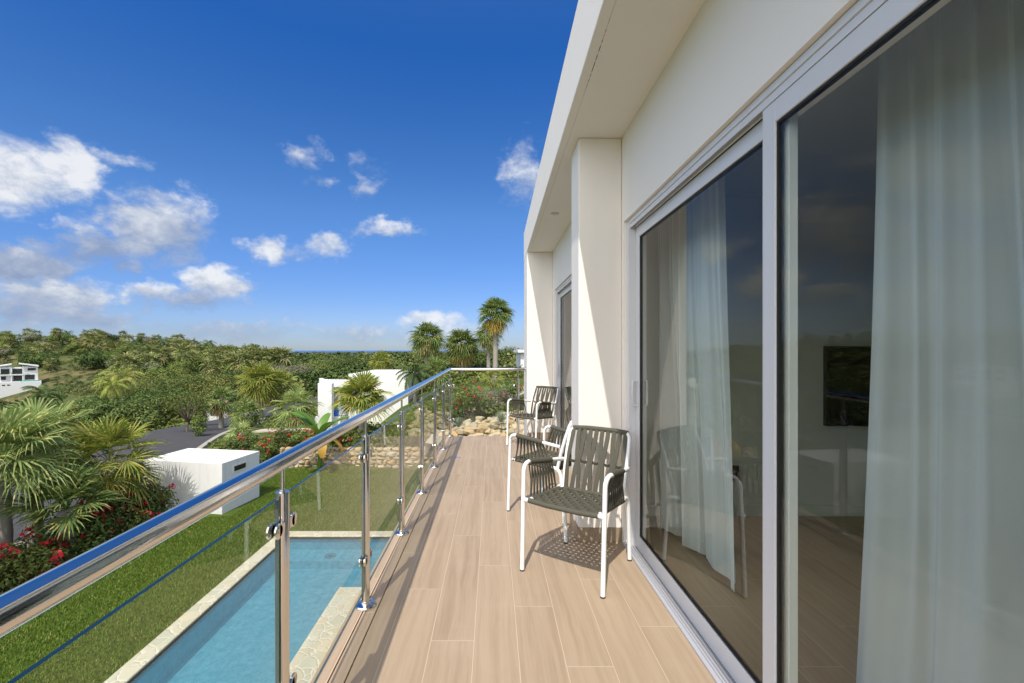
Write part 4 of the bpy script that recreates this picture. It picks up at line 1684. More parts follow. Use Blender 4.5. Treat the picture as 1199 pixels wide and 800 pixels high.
# near left
palm_at('big pale fan palm just out of the frame on the left, fronds reaching in', -250, 570, 6.4, 0.9, 0.95, PALM_PALE, nf=34, nseg=32, seed=3, skirt=0, droop=.5, width=.026, lo=-20)
palm_at('yellow tipped fan palm just left of the low white block', 128, 541, 11.2, 0.58, 0.76, PALM_YEL, nf=36, nseg=30, seed=5, skirt=5, droop=.25, width=.022, lo=-40)
palm_at('big pale fan palm with long drooping fronds at the left edge', 4, 543, 9.3, 0.62, 0.82, PALM_PALE, nf=36, nseg=32, seed=6, skirt=0, droop=.5, width=.022, lo=-8)
palm_at('pale fan palm behind the drooping one at the left edge', 42, 528, 11.0, 0.65, 0.85, PALM_PALE, nf=34, nseg=30, seed=8, skirt=4, droop=.4, width=.022, lo=-30)
palm_at('short dark green fan palm standing over the red flowers', 78, 598, 9.6, 0.45, 0.66, PALM_GRN, nf=22, nseg=26, seed=9, skirt=0, droop=.25, hi=88, lo=0)
# middle distance
palm_at('thick yellow green fan palm with a brown trunk beyond the garden', 305, 447, 38, 0.9, 1.3, PALM_YEL, nf=46, nseg=20, seed=11, skirt=14, tr=.2)
palm_at('small yellow green fan palm right of the thick one', 328, 452, 40, 0.8, 1.1, PALM_YEL, nf=36, nseg=18, seed=12, skirt=10, tr=.18)
palm_at('pale grey green fan palm behind the flower hedge', 347, 478, 27, 0.6, 0.95, PALM_PALE, nf=30, nseg=20, seed=13, skirt=8)
palm_at('broad upright fan palm in front of the white villa', 424, 468, 20, 0.55, 0.95, PALM_YEL, nf=22, nseg=28, seed=14, skirt=0, lo=-15, hi=80, droop=.4, width=.034)
palm_at('tall fan palm left of the three by the end of the railing', 500, 396, 36, 0.68, 1.02, PALM_GRN, nf=64, nseg=20, seed=15, skirt=14, tr=.16, width=.036, lo=-75, droop=.5)
palm_at('fan palm in the middle of the row with drooping yellow leaves', 541, 405, 38, 0.75, 1.10, PALM_GRN, nf=46, nseg=20, seed=16, skirt=22, smat=GOLD, tr=.15, width=.036, lo=-30, droop=.5)
palm_at('tallest fan palm with a pale grey trunk above the end railing', 580, 368, 30.5, 0.58, 0.82, PALM_GRN, nf=52, nseg=20, seed=17, skirt=30, smat=GOLD, tr=.15, width=.036, lean=(.05, 0), lo=-15, droop=.5)
palm_at('fan palm with hanging brown fronds behind the tallest palm', 572, 391, 36, 0.52, 0.8, PALM_GRN, nf=46, nseg=18, seed=18, skirt=22, tr=.14, width=.036, lo=-70, droop=.5)
palm_at('small yellow fan palm standing over the white villa roof', 446, 424, 46, 0.6, 0.85, PALM_YEL, nf=34, nseg=16, seed=19, skirt=8, width=.04)
p_ = P(486, 438, 29)
feather_palm('dark green feather palm under the tall fan palm', (p_.x, 29, gz(p_.x, 29)), p_.z - gz(p_.x, 29), 1.5, LEAF_DK, 26, 28, 21)
palm_at('small dark fan palm beside the villa end wall', 512, 436, 30, 0.5, 0.8, PALM_GRN, nf=28, nseg=16, seed=22, skirt=4, width=.04)
palm_at('slim fan palm with a shaggy trunk by the road', 259, 468, 31, 0.5, 0.7, PALM_GRN, nf=30, nseg=16, seed=23, skirt=20, tr=.14, width=.04)
palm_at('low fan palm right of the shaggy trunked palm', 288, 485, 30, 0.55, 0.8, PALM_GRN, nf=26, nseg=16, seed=24, skirt=6, width=.04)
palm_at('small bushy fan palm beside the low white block', 283, 508, 22, 0.3, 0.5, PALM_PALE, nf=22, nseg=16, seed=25, skirt=6, width=.04)
palm_at('small fan palm on the slope above the rocks', 577, 444, 22.5, 0.3, 0.45, PALM_YEL, nf=20, nseg=14, seed=26, skirt=0, width=.04)


def banana(label, loc, seed):
    rng = np.random.default_rng(seed)
    t = thing('banana_plant', label, 'plant', loc, 0.0)
    t.scale = (1.4, 1.4, 1.4)
    m = MB()
    m.tube([(0, 0, -.1), (.02, 0, .5), (0, 0, .95)], [0.065, 0.05, 0.035], 10)
    m.build('stem', BANANA, t, smooth=True)

    def leaf(mb, az, el, L, W, bend):
        h = Vector((math.cos(az), math.sin(az), 0))
        s = Vector((-h.y, h.x, 0))
        p = Vector((0, 0, .9))
        e = el
        rows = []
        k = 10
        for i in range(k + 1):
            u = i / k
            w_ = W * (0.05 if u < .15 else math.sin(PI * min(1, (u - .08) / .97)) ** .6)
            up = Vector((-h.x * math.sin(e), -h.y * math.sin(e), math.cos(e)))
            rows.append((p - s * w_ / 2 + up * w_ * .18, p.copy(), p + s * w_ / 2 + up * w_ * .18))
            p = p + (h * math.cos(e) + Vector((0, 0, math.sin(e)))) * L / k
            e -= bend / k
        vs = [q for r_ in rows for q in r_]
        fs = []
        for i in range(k):
            o = 3 * i
            fs += [(o, o + 1, o + 4, o + 3), (o + 1, o + 2, o + 5, o + 4)]
        mb.add(vs, fs)
    g = MB()
    for az, el, L, W, bd in ((2.9, 1.0, 1.15, .36, .9), (3.3, 1.25, 1.0, .32, .9), (0.25, .95, .95, .30, .8), (-.5, 1.1, .8, .26, 1.0), (4.4, 1.0, .9, .28, 1.2), (1.4, 1.2, .8, .26, .8)):
        leaf(g, az, el, L, W, bd)
    g.build('leaves', BANANA, t, smooth=True)
    y_ = MB()
    for az, el, L, W, bd in ((3.2, .1, .85, .24, 1.9), (5.2, .2, .8, .24, 2.0), (0.0, .1, .9, .22, 1.8), (4.2, .1, .8, .24, 2.0), (2.3, .1, .8, .2, 1.7)):
        leaf(y_, az, el, L, W, bd)
    y_.build('dry_leaves', BAN_YEL, t, smooth=True)
    return t


bp = P(374, 545, 16.9)
banana('banana plant with broad green leaves and yellow lower ones on the lawn edge', (bp.x, bp.y, GZ), 3)

# flower hedge at the left, between lawn and road
for i, (x, y, w_, h_, lab) in enumerate((
        (-9.1, 7.7, 1.3, .7, 'red flowered hedge bush nearest the left edge of the photo'),
        (-9.0, 8.7, 1.3, .8, 'red flowered hedge bush beside the asphalt corner'),
        (-9.0, 9.8, 1.5, 1.15, 'red flowered hedge bush under the short dark palm'),
        (-8.9, 10.8, 1.4, 1.2, 'red flowered hedge bush under the yellow tipped palm'),
        (-9.0, 11.8, 1.3, 1.25, 'red flowered hedge bush at the corner of the low white block'))):
    bush('flowering_bush', lab, 'bush', (x, y, GZ - .12), w_, h_ * 1.1, LEAF_MD, 2600, .085, 26, 'red flowered hedge along the road', 40 + i, fsize=.10)
# bed behind the lawn
BED = ((318, 19.5, 1.4, .9, 16, 'left'), (338, 18.6, 1.4, .85, 20, ''), (356, 18.4, 1.2, .8, 14, ''), (303, 18.9, 1.3, .8, 18, ''), (400, 18.6, 1.2, .7, 8, ''), (286, 20.5, 1.4, .9, 10, ''))
for i, (px, Y, w_, h_, fl_, _) in enumerate(BED):
    bush('flowering_bush', 'low bush with red flowers in the bed behind the far end of the lawn', 'bush', at(px, Y), w_, h_, (LEAF_MD, LEAF_DK)[i % 2], 1300, .10, fl_, 'flower bed behind the lawn', 60 + i, fsize=.075)
# slope beyond the end of the balcony
for i, (px, py, Y, w_, h_, fl_, lf, lab) in enumerate((
        (547, 488, 17.6, 1.3, 1.75, 22, LEAF_MD, 'tall hibiscus bush with red flowers behind the end glass panel'),
        (533, 492, 17.0, .8, 1.1, 12, LEAF_DK, 'red flowered bush behind the corner post of the railing'),
        (572, 474, 19.0, 1.4, .8, 3, LEAF_GY, 'loose grey green shrub in the middle of the slope'),
        (560, 480, 18.2, 1.1, .9, 4, LEAF_MD, 'green shrub beside the tall hibiscus bush'),
        (601, 458, 20.5, 1.1, 1.1, 14, LEAF_MD, 'red flowered bush at the top of the slope by the white pier'),
        (588, 470, 20.0, 1.0, .6, 2, LEAF_GY, 'low sparse shrub beside the curving path'),
        (515, 500, 17.8, 1.2, .9, 6, LEAF_DK, 'dark bush seen between the far railing posts'),
        (490, 508, 18.4, 1.2, .8, 6, LEAF_MD, 'green bush over the left end of the rock slope'))):
    bush('flowering_bush', lab, 'bush', at(px, Y), w_, h_, lf, 1300, .085, fl_, None, 80 + i, fsize=.07)
bush('flowering_bush', 'small weed with yellow flowers on the lawn behind the handrail', 'plant', (P(291, 579, 13.9).x, 13.9, GZ), .35, .3, LEAF_MD, 120, .08, 7, None, 99, PETAL_Y, .06)
bush('garden_shrub', 'rounded green shrub behind the low white block', 'bush', at(232, 26.5), 1.0, 1.6, LEAF_MD, 900, .12, 0, None, 101)


def rosette(label, loc, r, seed):
    rng = np.random.default_rng(seed)
    V, Q = [], []
    for i in range(70):
        az = i * 2.4
        el = R(rng.uniform(5, 85))
        d = np.array([math.cos(az) * math.cos(el), math.sin(az) * math.cos(el), math.sin(el)])
        s = unit(np.cross(d, [0, 0, 1.0]))
        L = r * rng.uniform(.8, 1.1)
        o = len(V)
        w_ = r * .045
        V += [-s * w_, s * w_, d * L * .5 + s * w_, d * L * .5 - s * w_, d * L + s * w_ * .1, d * L - s * w_ * .1]
        Q += [(o, o + 1, o + 2, o + 3), (o + 3, o + 2, o + 4, o + 5)]
    o = np_mesh('yucca', np.array(V), Q, AGAVE)
    o.location = loc
    tag(o, label, 'plant', 'spiky grey rosettes among the rocks')


rosette('spiky grey rosette among the rocks beside the corner post', at(536.5, 15.4, .22), .36, 1)
rosette('spiky grey rosette among the rocks left of the far chair', at(587, 15.6, .25), .40, 2)

# rockery and stone wall
def rock_verts(rng, a, b_, c, sub=2):
    import bmesh
    bm = bmesh.new()
    bmesh.ops.create_icosphere(bm, subdivisions=sub, radius=1.0)
    P0 = rng.uniform(0, 6.28, 9)
    vs = []
    for v in bm.verts:
        p = v.co
        # faceted block: push towards a rounded cube and roughen
        m_ = max(abs(p.x), abs(p.y), abs(p.z))
        q = p.lerp(p / m_ * .85, .55)
        n_ = 1 + .13 * math.sin(3 * p.x + P0[0]) * math.sin(3 * p.y + P0[1]) + .10 * math.sin(5 * p.z + P0[2] + 2 * p.x) + .05 * math.sin(9 * p.y + P0[3])
        vs.append((q.x * a * n_, q.y * b_ * n_, q.z * c * n_))
    fs = [tuple(v.index for v in f.verts) for f in bm.faces]
    bm.free()
    return vs, fs


rng_r = np.random.default_rng(77)
rocks = []
import bmesh
for k in range(8):
    bm = bmesh.new()
    for _ in range(26):
        d = unit(rng_r.normal(size=3)) * rng_r.uniform(.8, 1.08)
        q = np.sign(d) * np.abs(d) ** .7
        bm.verts.new((q[0], q[1] * .85, q[2] * .62))
    bmesh.ops.convex_hull(bm, input=list(bm.verts))
    bmesh.ops.delete(bm, geom=[v for v in bm.verts if not v.link_faces], context='VERTS')
    bm.verts.index_update()
    m = MB().add([tuple(v.co) for v in bm.verts], [tuple(v.index for v in f.verts) for f in bm.faces])
    bm.free()
    o = m.build('rock', STONE, bevel=.06)
    tag(o, 'rough tan limestone rock piled on the slope beyond the balcony end', 'rock', 'rocks piled on the slope')
    rocks.append(o)
cnt = 0
for row in range(12):
    Y = 14.9 + row * .40
    for c in range(21):
        px = 522 + 100 * (c + .5 * (row % 2)) / 20 + rng_r.uniform(-3, 3)
        # the rock pile climbs from lower left to upper right
        if False:
            continue
        x = (px - VX) / F * Y
        z = gz(x, Y)
        if VY - (z + .15 - H) / Y * F < 494 - (px - 540) * .27 + rng_r.uniform(-2, 4):
            continue
        s = rng_r.uniform(.08, .22) * (1.15 if row < 3 else .9)
        src = rocks[cnt % 8]
        if cnt < 8:
            o = src
        else:
            o = src.copy(); C.objects.link(o)
        o.location = (x, Y, z + s * .30)
        o.rotation_euler = (rng_r.uniform(-.3, .3), rng_r.uniform(-.3, .3), rng_r.uniform(0, 6.28))
        o.scale = (s, s, s)
        cnt += 1

sw = MB()
rng_w = np.random.default_rng(5)
x = -8.2
wallx1 = -1.2
z = GZ - .05
for row in range(5):
    hh = rng_w.uniform(.13, .19)
    x = -8.2
    while x < wallx1:
        L = rng_w.uniform(.14, .40)
        vs, fs = rock_verts(rng_w, L * .54, .16, hh * .56, 2)
        y0 = 17.52 + row * .02 + rng_w.uniform(-.02, .03)
        sw.add([(p[0] + x + L / 2, p[1] + y0, p[2] + z + hh / 2) for p in vs], fs)
        x += L
    z += hh * .95
sw.box((-8.15, 17.5, GZ - .3), (wallx1, 17.72, z - .12))
o = sw.build('stone_wall', STONE, smooth=True, auto=38)
tag(o, 'low rubble stone wall at the far end of the lawn', 'wall')

# ------------------------------------------------------------------ other buildings
# low white block by the road
blk = thing('utility_block', 'low flat topped white block standing on the lawn edge by the road', 'building', (0, 0, 0))
A_, B_, C_, D_ = (-9.9, 12.9), (-7.43, 12.49), (-7.20, 14.05), (-9.67, 14.46)
MB().prism([A_, B_, C_, D_], GZ - .6, GZ + 1.40).build('wall', WHITE_OUT, blk, bevel=0.01)
ux = Vector((0.23, 1.56, 0)).normalized()
nx_ = Vector((ux.y, -ux.x, 0))
vb = Vector((-7.43, 12.49, 0))
M = Matrix(((ux.x, nx_.x, 0, vb.x), (ux.y, nx_.y, 0, vb.y), (0, 0, 1, GZ), (0, 0, 0, 1)))
MB().box((0.42, -0.02, 1.02), (0.98, 0.012, 1.24), M=M).build('vent_frame', WHITE_OUT, blk)
MB().box((0.46, -0.01, 1.06), (0.94, 0.015, 1.20), M=M).build('vent', BLACK, blk)

# villa behind the fan palm
villa = thing('villa', 'white single storey villa with a curved parapet behind the broad fan palm', 'house', (0, 0, 0))
vY = 31.0


def vx(px):
    return (px - VX) / F * vY


def vz(py, Y=vY):
    return H - (py - VY) / F * Y


MB().box((vx(408), vY, -4.4), (vx(478), vY + 7, vz(438))).build('wall', WHITE_OUT, villa, bevel=0.02)
MB().box((vx(372) * (vY - 1.8) / vY, vY - 1.8, -4.4), (vx(388.5) * (vY - 1.8) / vY, vY - 1.4, vz(449, vY - 1.8))).build('screen_wall', WHITE_OUT, villa, bevel=0.02)
cv = MB()
ang = [R(180 + i * 12) for i in range(16)]
cxv, cyv, rv = vx(404), vY + .6, 1.9
outer = [(cxv + math.cos(a) * rv, cyv + math.sin(a) * rv * .9) for a in ang]
inner = [(cxv + math.cos(a) * (rv - .25), cyv + math.sin(a) * (rv - .25) * .9) for a in reversed(ang)]
cv.prism(outer + inner, vz(452), vz(443.5))
cv.build('curved_parapet', WHITE_OUT, villa)
MB().prism([(cxv + math.cos(a) * (rv - .26), cyv + math.sin(a) * (rv - .26) * .9) for a in ang], vz(455), vz(451)).build('roof', WHITE_OUT, villa)
MB().box((vx(394), vY + .3, -3.2), (vx(408), vY + .6, vz(452))).build('wall', WHITE_OUT, villa)
MB().box((vx(376), vY - 1.15, -4.4), (vx(405), vY + 1.5, -3.0)).build('terrace', WHITE_OUT, villa)
MB().box((vx(378), vY - 1.0, -3.0), (vx(389.5), vY + .6, -2.98)).build('plunge_pool', BLUEW, villa)
bx_ = P(393, 488, vY - .8); bx_.z = -2.7
o = MB().lathe([(0.14, 0), (0.20, .08), (0.23, .42), (.20, .42), (.18, .1)], (0, 0, 0), 16).build('planter_tub', BLUEP, smooth=True, auto=40)
o.location = (bx_.x, bx_.y, bx_.z - .3)
tag(o, 'bright blue tub standing beside the villa screen wall', 'tub')

# small gate hut by the road
hp = P(258, 493, 48)
hz = gz(hp.x, 48)
hut = thing('gate_hut', 'tiny white gate hut with a shallow tiled roof by the road', 'hut', (hp.x, 48, hz))
hut.rotation_euler = (0, 0, R(12))
MB().box((-1.0, -.9, -1.0), (1.0, .9, 1.75)).build('wall', WHITE_OUT, hut, bevel=.01)
hr_ = MB()
hr_.add([(-1.25, -1.15, 1.752), (1.25, -1.15, 1.752), (1.25, 1.15, 1.752), (-1.25, 1.15, 1.752), (-.3, 0, 2.25), (.3, 0, 2.25)],
        [(0, 1, 5, 4), (1, 2, 5), (2, 3, 4, 5), (3, 0, 4), (3, 2, 1, 0)])
hr_.build('roof', ROOFT, hut)
MB().box((-.62, -.93, .7), (.0, -.88, 1.4)).build('window', FGLASS, hut)
MB().box((.35, -.93, -.3), (.75, -.88, 1.35)).build('door', FRAME, hut)

# white house on the far hillside, facing the garden
hY = 150.0
hc = P(10, 447, hY)
h_ang = math.atan2(hc.x, hc.y)
KX = math.hypot(hc.x, hc.y) * math.cos(h_ang) ** 2 / F


def hx(px):
    return (px - 10) * KX


def hzz(py):
    return H - (py - VY) / F * hY


hh_ = thing('hillside_house', 'two storey white modern house on the far hillside at left', 'house', (hc.x, hc.y, 0), -h_ang)
MB().box((hx(-30), 0, hzz(475)), (hx(50), 9, hzz(447.5))).build('retaining_wall', WHITE_OUT, hh_, bevel=.03)
MB().box((hx(23), .4, hzz(447.5) + .002), (hx(47.5), .7, hzz(446.3))).build('pool', TEAL, hh_)
bw = MB()
bw.box((hx(-26), 3, hzz(447.6)), (hx(14), 9, hzz(430)))
bw.box((hx(14), 3.6, hzz(447.6)), (hx(27), 9, hzz(431)))
bw.box((hx(27), 2.4, hzz(447.6)), (hx(46), 9, hzz(430)))
bw.build('wall', WHITE_OUT, hh_)
rf_ = MB()
rf_.prism([(hx(22.5), 1.6), (hx(47), 1.6), (hx(47), 9.2), (hx(22.5), 9.2)], [hzz(426.9), hzz(430.2), hzz(430.2), hzz(426.9)], [hzz(425.6), hzz(428.8), hzz(428.8), hzz(425.6)])
rf_.build('roof', WHITE_OUT, hh_)
rf_ = MB()
rf_.prism([(hx(-28), 2.2), (hx(13.5), 2.2), (hx(13.5), 9.2), (hx(-28), 9.2)], [hzz(433), hzz(427.6), hzz(427.6), hzz(433)], [hzz(431.8), hzz(426.4), hzz(426.4), hzz(431.8)])
rf_.build('roof', WHITE_OUT, hh_)
for px0, px1, py0, py1, yy in ((0.5, 11, 432.5, 438.8, 2.95), (14.6, 26.6, 432.5, 438.6, 3.55), (1, 7, 441.3, 445.2, 2.95), (15.8, 26.6, 440.6, 447, 3.55), (33, 43, 431.8, 434.6, 2.35), (29.8, 41.6, 439.8, 445.8, 2.35), (-16, -4, 433, 438, 2.95), (-16, -4, 441, 446, 2.95)):
    MB().box((hx(px0), yy - .05, hzz(py1)), (hx(px1), yy + .1, hzz(py0))).build('window', FGLASS, hh_)
bl_ = MB()
bl_.box((hx(-4), 1.4, hzz(440.0)), (hx(27.4), 3.0, hzz(439.0)))
for px in (0, 13.4, 27.2):
    bl_.box((hx(px) - .14, 1.5, hzz(447.6)), (hx(px) + .14, 1.8, hzz(431)))
bl_.build('balcony', WHITE_OUT, hh_)
MB().box((hx(-4), 1.45, hzz(438.9)), (hx(27), 1.5, hzz(436.6))).build('balcony_glass', GLASS, hh_)
for px in (4, 10):
    MB().box((hx(px - 1.8), -.06, hzz(451.6)), (hx(px + 1.8), .05, hzz(450.4))).build('vent', FGLASS, hh_)

# white house just beyond the end of the balcony
wh = thing('neighbour_house', 'white house corner with a thin roof slab behind the balcony end pier', 'house', (0, 0, 0))
nY = 42.0
MB().box(((609.5 - VX) / F * nY, nY, -4), (8.5, nY + 8, H + (VY - 413) / F * nY)).build('wall', WHITE_OUT, wh)
MB().box(((606 - VX) / F * nY, nY - .4, H + (VY - 413) / F * nY + .002), (9, nY + 8.4, H + (VY - 409.5) / F * nY)).build('roof', WHITE_OUT, wh)

# ------------------------------------------------------------------ trees beyond the garden
MID = ((170, 460, 60, 10, 5.3, LEAF_LT), (205, 462, 58, 8, 5.0, LEAF_DK), (238, 466, 60, 8, 4.8, LEAF_LT), (140, 482, 52, 7, 3.4, LEAF_MD),
       (100, 500, 42, 4.5, 2.6, LEAF_LT), (70, 505, 40, 5, 2.8, LEAF_LT), (40, 502, 44, 5, 2.7, LEAF_DK), (185, 485, 46, 6, 3.6, LEAF_DK), (5, 505, 46, 6, 3.2, LEAF_DK),
       (270, 468, 66, 7, 4.6, LEAF_DK), (120, 492, 40, 4, 3.2, LEAF_DK), (160, 500, 36, 4, 3.0, LEAF_DK), (195, 495, 40, 4.5, 3.2, LEAF_MD),
       (370, 452, 80, 8, 5.0, LEAF_MD), (340, 455, 75, 8, 4.5, LEAF_GY), (400, 445, 90, 8, 5, LEAF_DK), (460, 440, 70, 6, 4, LEAF_MD), (560, 434, 60, 6, 3.4, LEAF_DK), (530, 436, 62, 6, 3.6, LEAF_MD), (590, 432, 64, 6, 3.6, LEAF_MD))
for i, (px, py, Y, w_, h_, lf) in enumerate(MID):
    l_ = at(px, Y)
    tree('broadleaf_tree', 'dense broadleaf tree in the green belt between the garden and the far hill', 'tree', l_, w_, h_, h_ * .22, lf, 4200, .22, 'trees in the belt beyond the garden', 200 + i)
for i, (px, py, Y, w_, h_, lab) in enumerate(((220, 512, 28.5, 3.0, 3.4, 'small thin leaved tree on the verge right of the road'), (240, 506, 33, 1.8, 2.4, 'smaller sparse tree beside the thin leaved verge tree'))):
    tree('young_tree', lab, 'tree', at(px, Y), w_, h_, h_ * .35, LEAF_MD, 900, .14, None, 240 + i)
for i, (px, py, Y, L, lf, lab) in enumerate((
        (143, 444, 50, 2.6, LEAF_LT, 'bright feather palm rising from the tree belt at left'),
        (50, 462, 46, 2.3, LEAF_DK, 'dark feather palm below the far white house'),
        (210, 447, 70, 2.6, LEAF_DK, 'small dark feather palm at the right end of the tree belt'),
        (132, 452, 47, 2.0, PALM_YEL, 'yellowish feather palm left of the bright one'))):
    p_ = P(px, py, Y)
    g_ = gz(p_.x, Y)
    feather_palm(lab, (p_.x, Y, g_), max(1.5, p_.z - g_), L, lf, 20, 26, 260 + i, .16)

# hillside trees: each a mesh of its own sharing data with its kind
def small_tree_mesh(name, w_, h_, lf, n_, leaf, seed, th=.2):
    rng = np.random.default_rng(seed)
    bl = make_blobs(w_, h_ * (1 - th), h_ * th, 8, rng, .8)
    pts, nr = blob_points(bl, n_, rng, .5)
    V, Q = leaf_quads(pts, nr, leaf * (0.7 + .6 * rng.random(n_)), leaf * .7, rng)
    k = 6
    r = .03 * h_
    tv = [(math.cos(2 * PI * i / k) * r, math.sin(2 * PI * i / k) * r, -1.0) for i in range(k)] + [(math.cos(2 * PI * i / k) * r * .6, math.sin(2 * PI * i / k) * r * .6, h_ * .6) for i in range(k)]
    tq = [(i, (i + 1) % k, k + (i + 1) % k, k + i) for i in range(k)]
    o = len(V)
    V = np.vstack([V, np.array(tv)])
    Q = np.vstack([Q, np.array(tq) + o])
    return np_mesh(name, V, Q, [lf, BARK2], [0] * n_ + [1] * k)


def small_palm_mesh(name, th, L, lf, seed, fan=False):
    rng = np.random.default_rng(seed)
    V, Q = fan_fronds(rng, 24, L * .45, L * .6, 9, -60, 80, .4, .075) if fan else feather_fronds(rng, 16, L, 12, -40, 80, .5, .07)
    V = V + np.array([0, 0, th])
    k = 6
    r = .17
    tv = [(math.cos(2 * PI * i / k) * r, math.sin(2 * PI * i / k) * r, -1.0) for i in range(k)] + [(math.cos(2 * PI * i / k) * r * .8, math.sin(2 * PI * i / k) * r * .8, th) for i in range(k)]
    tq = [(i, (i + 1) % k, k + (i + 1) % k, k + i) for i in range(k)]
    o = len(V)
    n_ = len(Q)
    return np_mesh(name, np.vstack([V, np.array(tv)]), np.vstack([Q, np.array(tq) + o]), [lf, BARK], [0] * n_ + [1] * k)


HILLP = foliage('hill_palm_leaf', [(0, (0.10, 0.135, 0.040)), (0.5, (0.17, 0.195, 0.065)), (0.85, (0.27, 0.26, 0.10)), (1, (0.38, 0.30, 0.13))], 0.25, 0.6, 0.1, 0.2)
kinds = [
    (small_palm_mesh('hill_palm', 4.6, 2.9, HILLP, 301, True), 'yellow green palm on the far hillside', 'palm', 'palms on the far hill', 150),
    (small_palm_mesh('hill_palm', 5.5, 3.0, LEAF_DK, 302), 'dark feathery palm standing tall on the far hillside', 'palm', 'dark palms on the far hill', 34),
    (small_tree_mesh('hill_tree', 6.5, 5.5, LEAF_DK, 2600, .34, 303), 'smaller dark green tree among the crowns of the far hillside', 'tree', 'dark trees on the far hill', 36),
    (small_tree_mesh('hill_tree', 6.0, 5.0, LEAF_MD, 2600, .34, 304), 'mid green tree on the far hillside', 'tree', 'green trees on the far hill', 60),
    (small_tree_mesh('hill_tree', 5.5, 4.6, LEAF_GY, 2200, .32, 305), 'greyish olive tree on the far hillside', 'tree', 'olive trees on the far hill', 34)]
rng_h = np.random.default_rng(31)
for src, lab, cat, grp, num in kinds:
    tag(src, lab, cat, grp)
    made = 0
    tries = 0
    while made < num and tries < 5000:
        tries += 1
        px = rng_h.uniform(-60, 330)
        Y = rng_h.uniform(95, 285)
        x = (px - VX) / F * Y
        # keep the house, its terrace and the pale clearing open
        if (-60 < px < 62 and Y < 168) or (62 <= px < 130 and Y < 205 and rng_h.random() < (.9 if Y > 125 else 1.0)):
            continue
        if 'dark' in lab and cat == 'palm' and rng_h.random() < .5 and Y < 200:
            continue
        o = src if made == 0 else src.copy()
        if made:
            C.objects.link(o)
        s = rng_h.uniform(.75, 1.3)
        o.location = (x, Y, gz(x, Y) - .1)
        o.rotation_euler = (0, 0, rng_h.uniform(0, 6.28))
        o.scale = (s, s, s * rng_h.uniform(.9, 1.15))
        made += 1
for px, py, Y, s, lab in ((115, 427, 172, 2.0, 'biggest dark round tree on the hill, right of the far white house'), (162, 418, 205, 1.9, 'big dark dome shaped tree under the hilltop palms'), (52, 425, 185, 1.6, 'dark round tree just above the far white house')):
    p_ = P(px, py, Y)
    o = kinds[2][0].copy(); C.objects.link(o)
    o.location = (p_.x, Y, gz(p_.x, Y) - 1.6 * s); o.scale = (s * 1.1, s * 1.1, s)
    o['label'] = lab; del o['group']


def forest():
    """the far woods that read as one mass"""
    rng = np.random.default_rng(99)
    Vs, Qs, Ks, o = [], [], [], 0

    def patch(px, Y, sz, nl, hmax=6.0, lk=1.0):
        nonlocal o
        x = (px - VX) / F * Y
        z = ground(x, Y)
        rr = np.hypot(x, Y)
        rough = np.sin(x * 0.11 + 1.3) * np.sin(Y * 0.09) * 0.5 + np.sin(x * 0.031) * np.cos(Y * 0.027) * 1.2
        z = z + rough * sstep(50, 250, rr)
        n = len(x)
        w_ = sz * (0.7 + .6 * rng.random(n))
        h_ = np.minimum(w_, hmax) * (0.7 + .3 * rng.random(n))
        cen = np.repeat(np.stack([x, Y, z + h_ * .30], -1), nl, 0)
        d = unit(rng.normal(size=(n * nl, 3)))
        d[:, 2] = np.abs(d[:, 2]) * 1.1 - .25
        rad = np.stack([w_ * .5, w_ * .5, h_ * .6], -1)
        lump = 1 + .25 * rng.standard_normal((n * nl, 1)) * .6
        pts = cen + d * np.repeat(rad, nl, 0) * lump
        nr = unit(d + rng.normal(size=d.shape) * .28 + np.array([0, 0, .25]))
        ls = np.repeat(w_, nl) * rng.uniform(.10, .19, n * nl) * lk
        V, Q = leaf_quads(pts, nr, ls, ls * .8, rng)
        Ks.append(np.repeat(rng.random(n), nl * 4))
        Vs.append(V); Qs.append(Q + o); o += len(V)

    def sample(n, pa, pb, ya, yb):
        Y = np.exp(rng.uniform(math.log(ya), math.log(yb), n))
        return rng.uniform(pa, pb, n), Y
    px, Y = sample(500, 250, 760, 60, 130); patch(px, Y, 4.5, 520, 4.0, .62)
    px, Y = sample(1000, 255, 800, 120, 320); patch(px, Y, 6.0, 380, 4.5, .72)
    px, Y = sample(1500, 240, 900, 300, 900); patch(px, Y, 10.0, 170, 5.0)
    px, Y = sample(1200, 200, 1000, 900, 2550); patch(px, Y, 24.0, 130, 4.0)
    px, Y = sample(420, -120, 320, 55, 130)
    k = (px > 128) | (Y < 62); px, Y = px[k], Y[k]
    patch(px, Y, 3.6, 420, 3.2, .7)
    px, Y = sample(760, -150, 330, 140, 320)
    k = ~(((px > -60) & (px < 60) & (Y < 172)) | ((px > 60) & (px < 130) & (Y < 205))); px, Y = px[k], Y[k]
    patch(px, Y, 3.4, 200, 3.2, .9)
    px, Y = sample(330, 52, 150, 95, 215); patch(px, Y, 1.5, 110, 1.0)
    px, Y = sample(260, -900, -150, 60, 400); patch(px, Y, 6.0, 110)
    px, Y = sample(420, -2200, -160, 22, 130); patch(px, Y, 3.4, 260, 3.2, .7)
    ob = np_mesh('forest', np.vstack(Vs), np.vstack(Qs), FOREST)
    at_ = ob.data.attributes.new('tree_kind', 'FLOAT', 'POINT')
    at_.data.foreach_set('value', np.concatenate(Ks).astype(np.float32))
    ob['kind'] = 'stuff'
    ob['label'] = 'dark green woods covering the hills and plain as far as the sea'


forest()


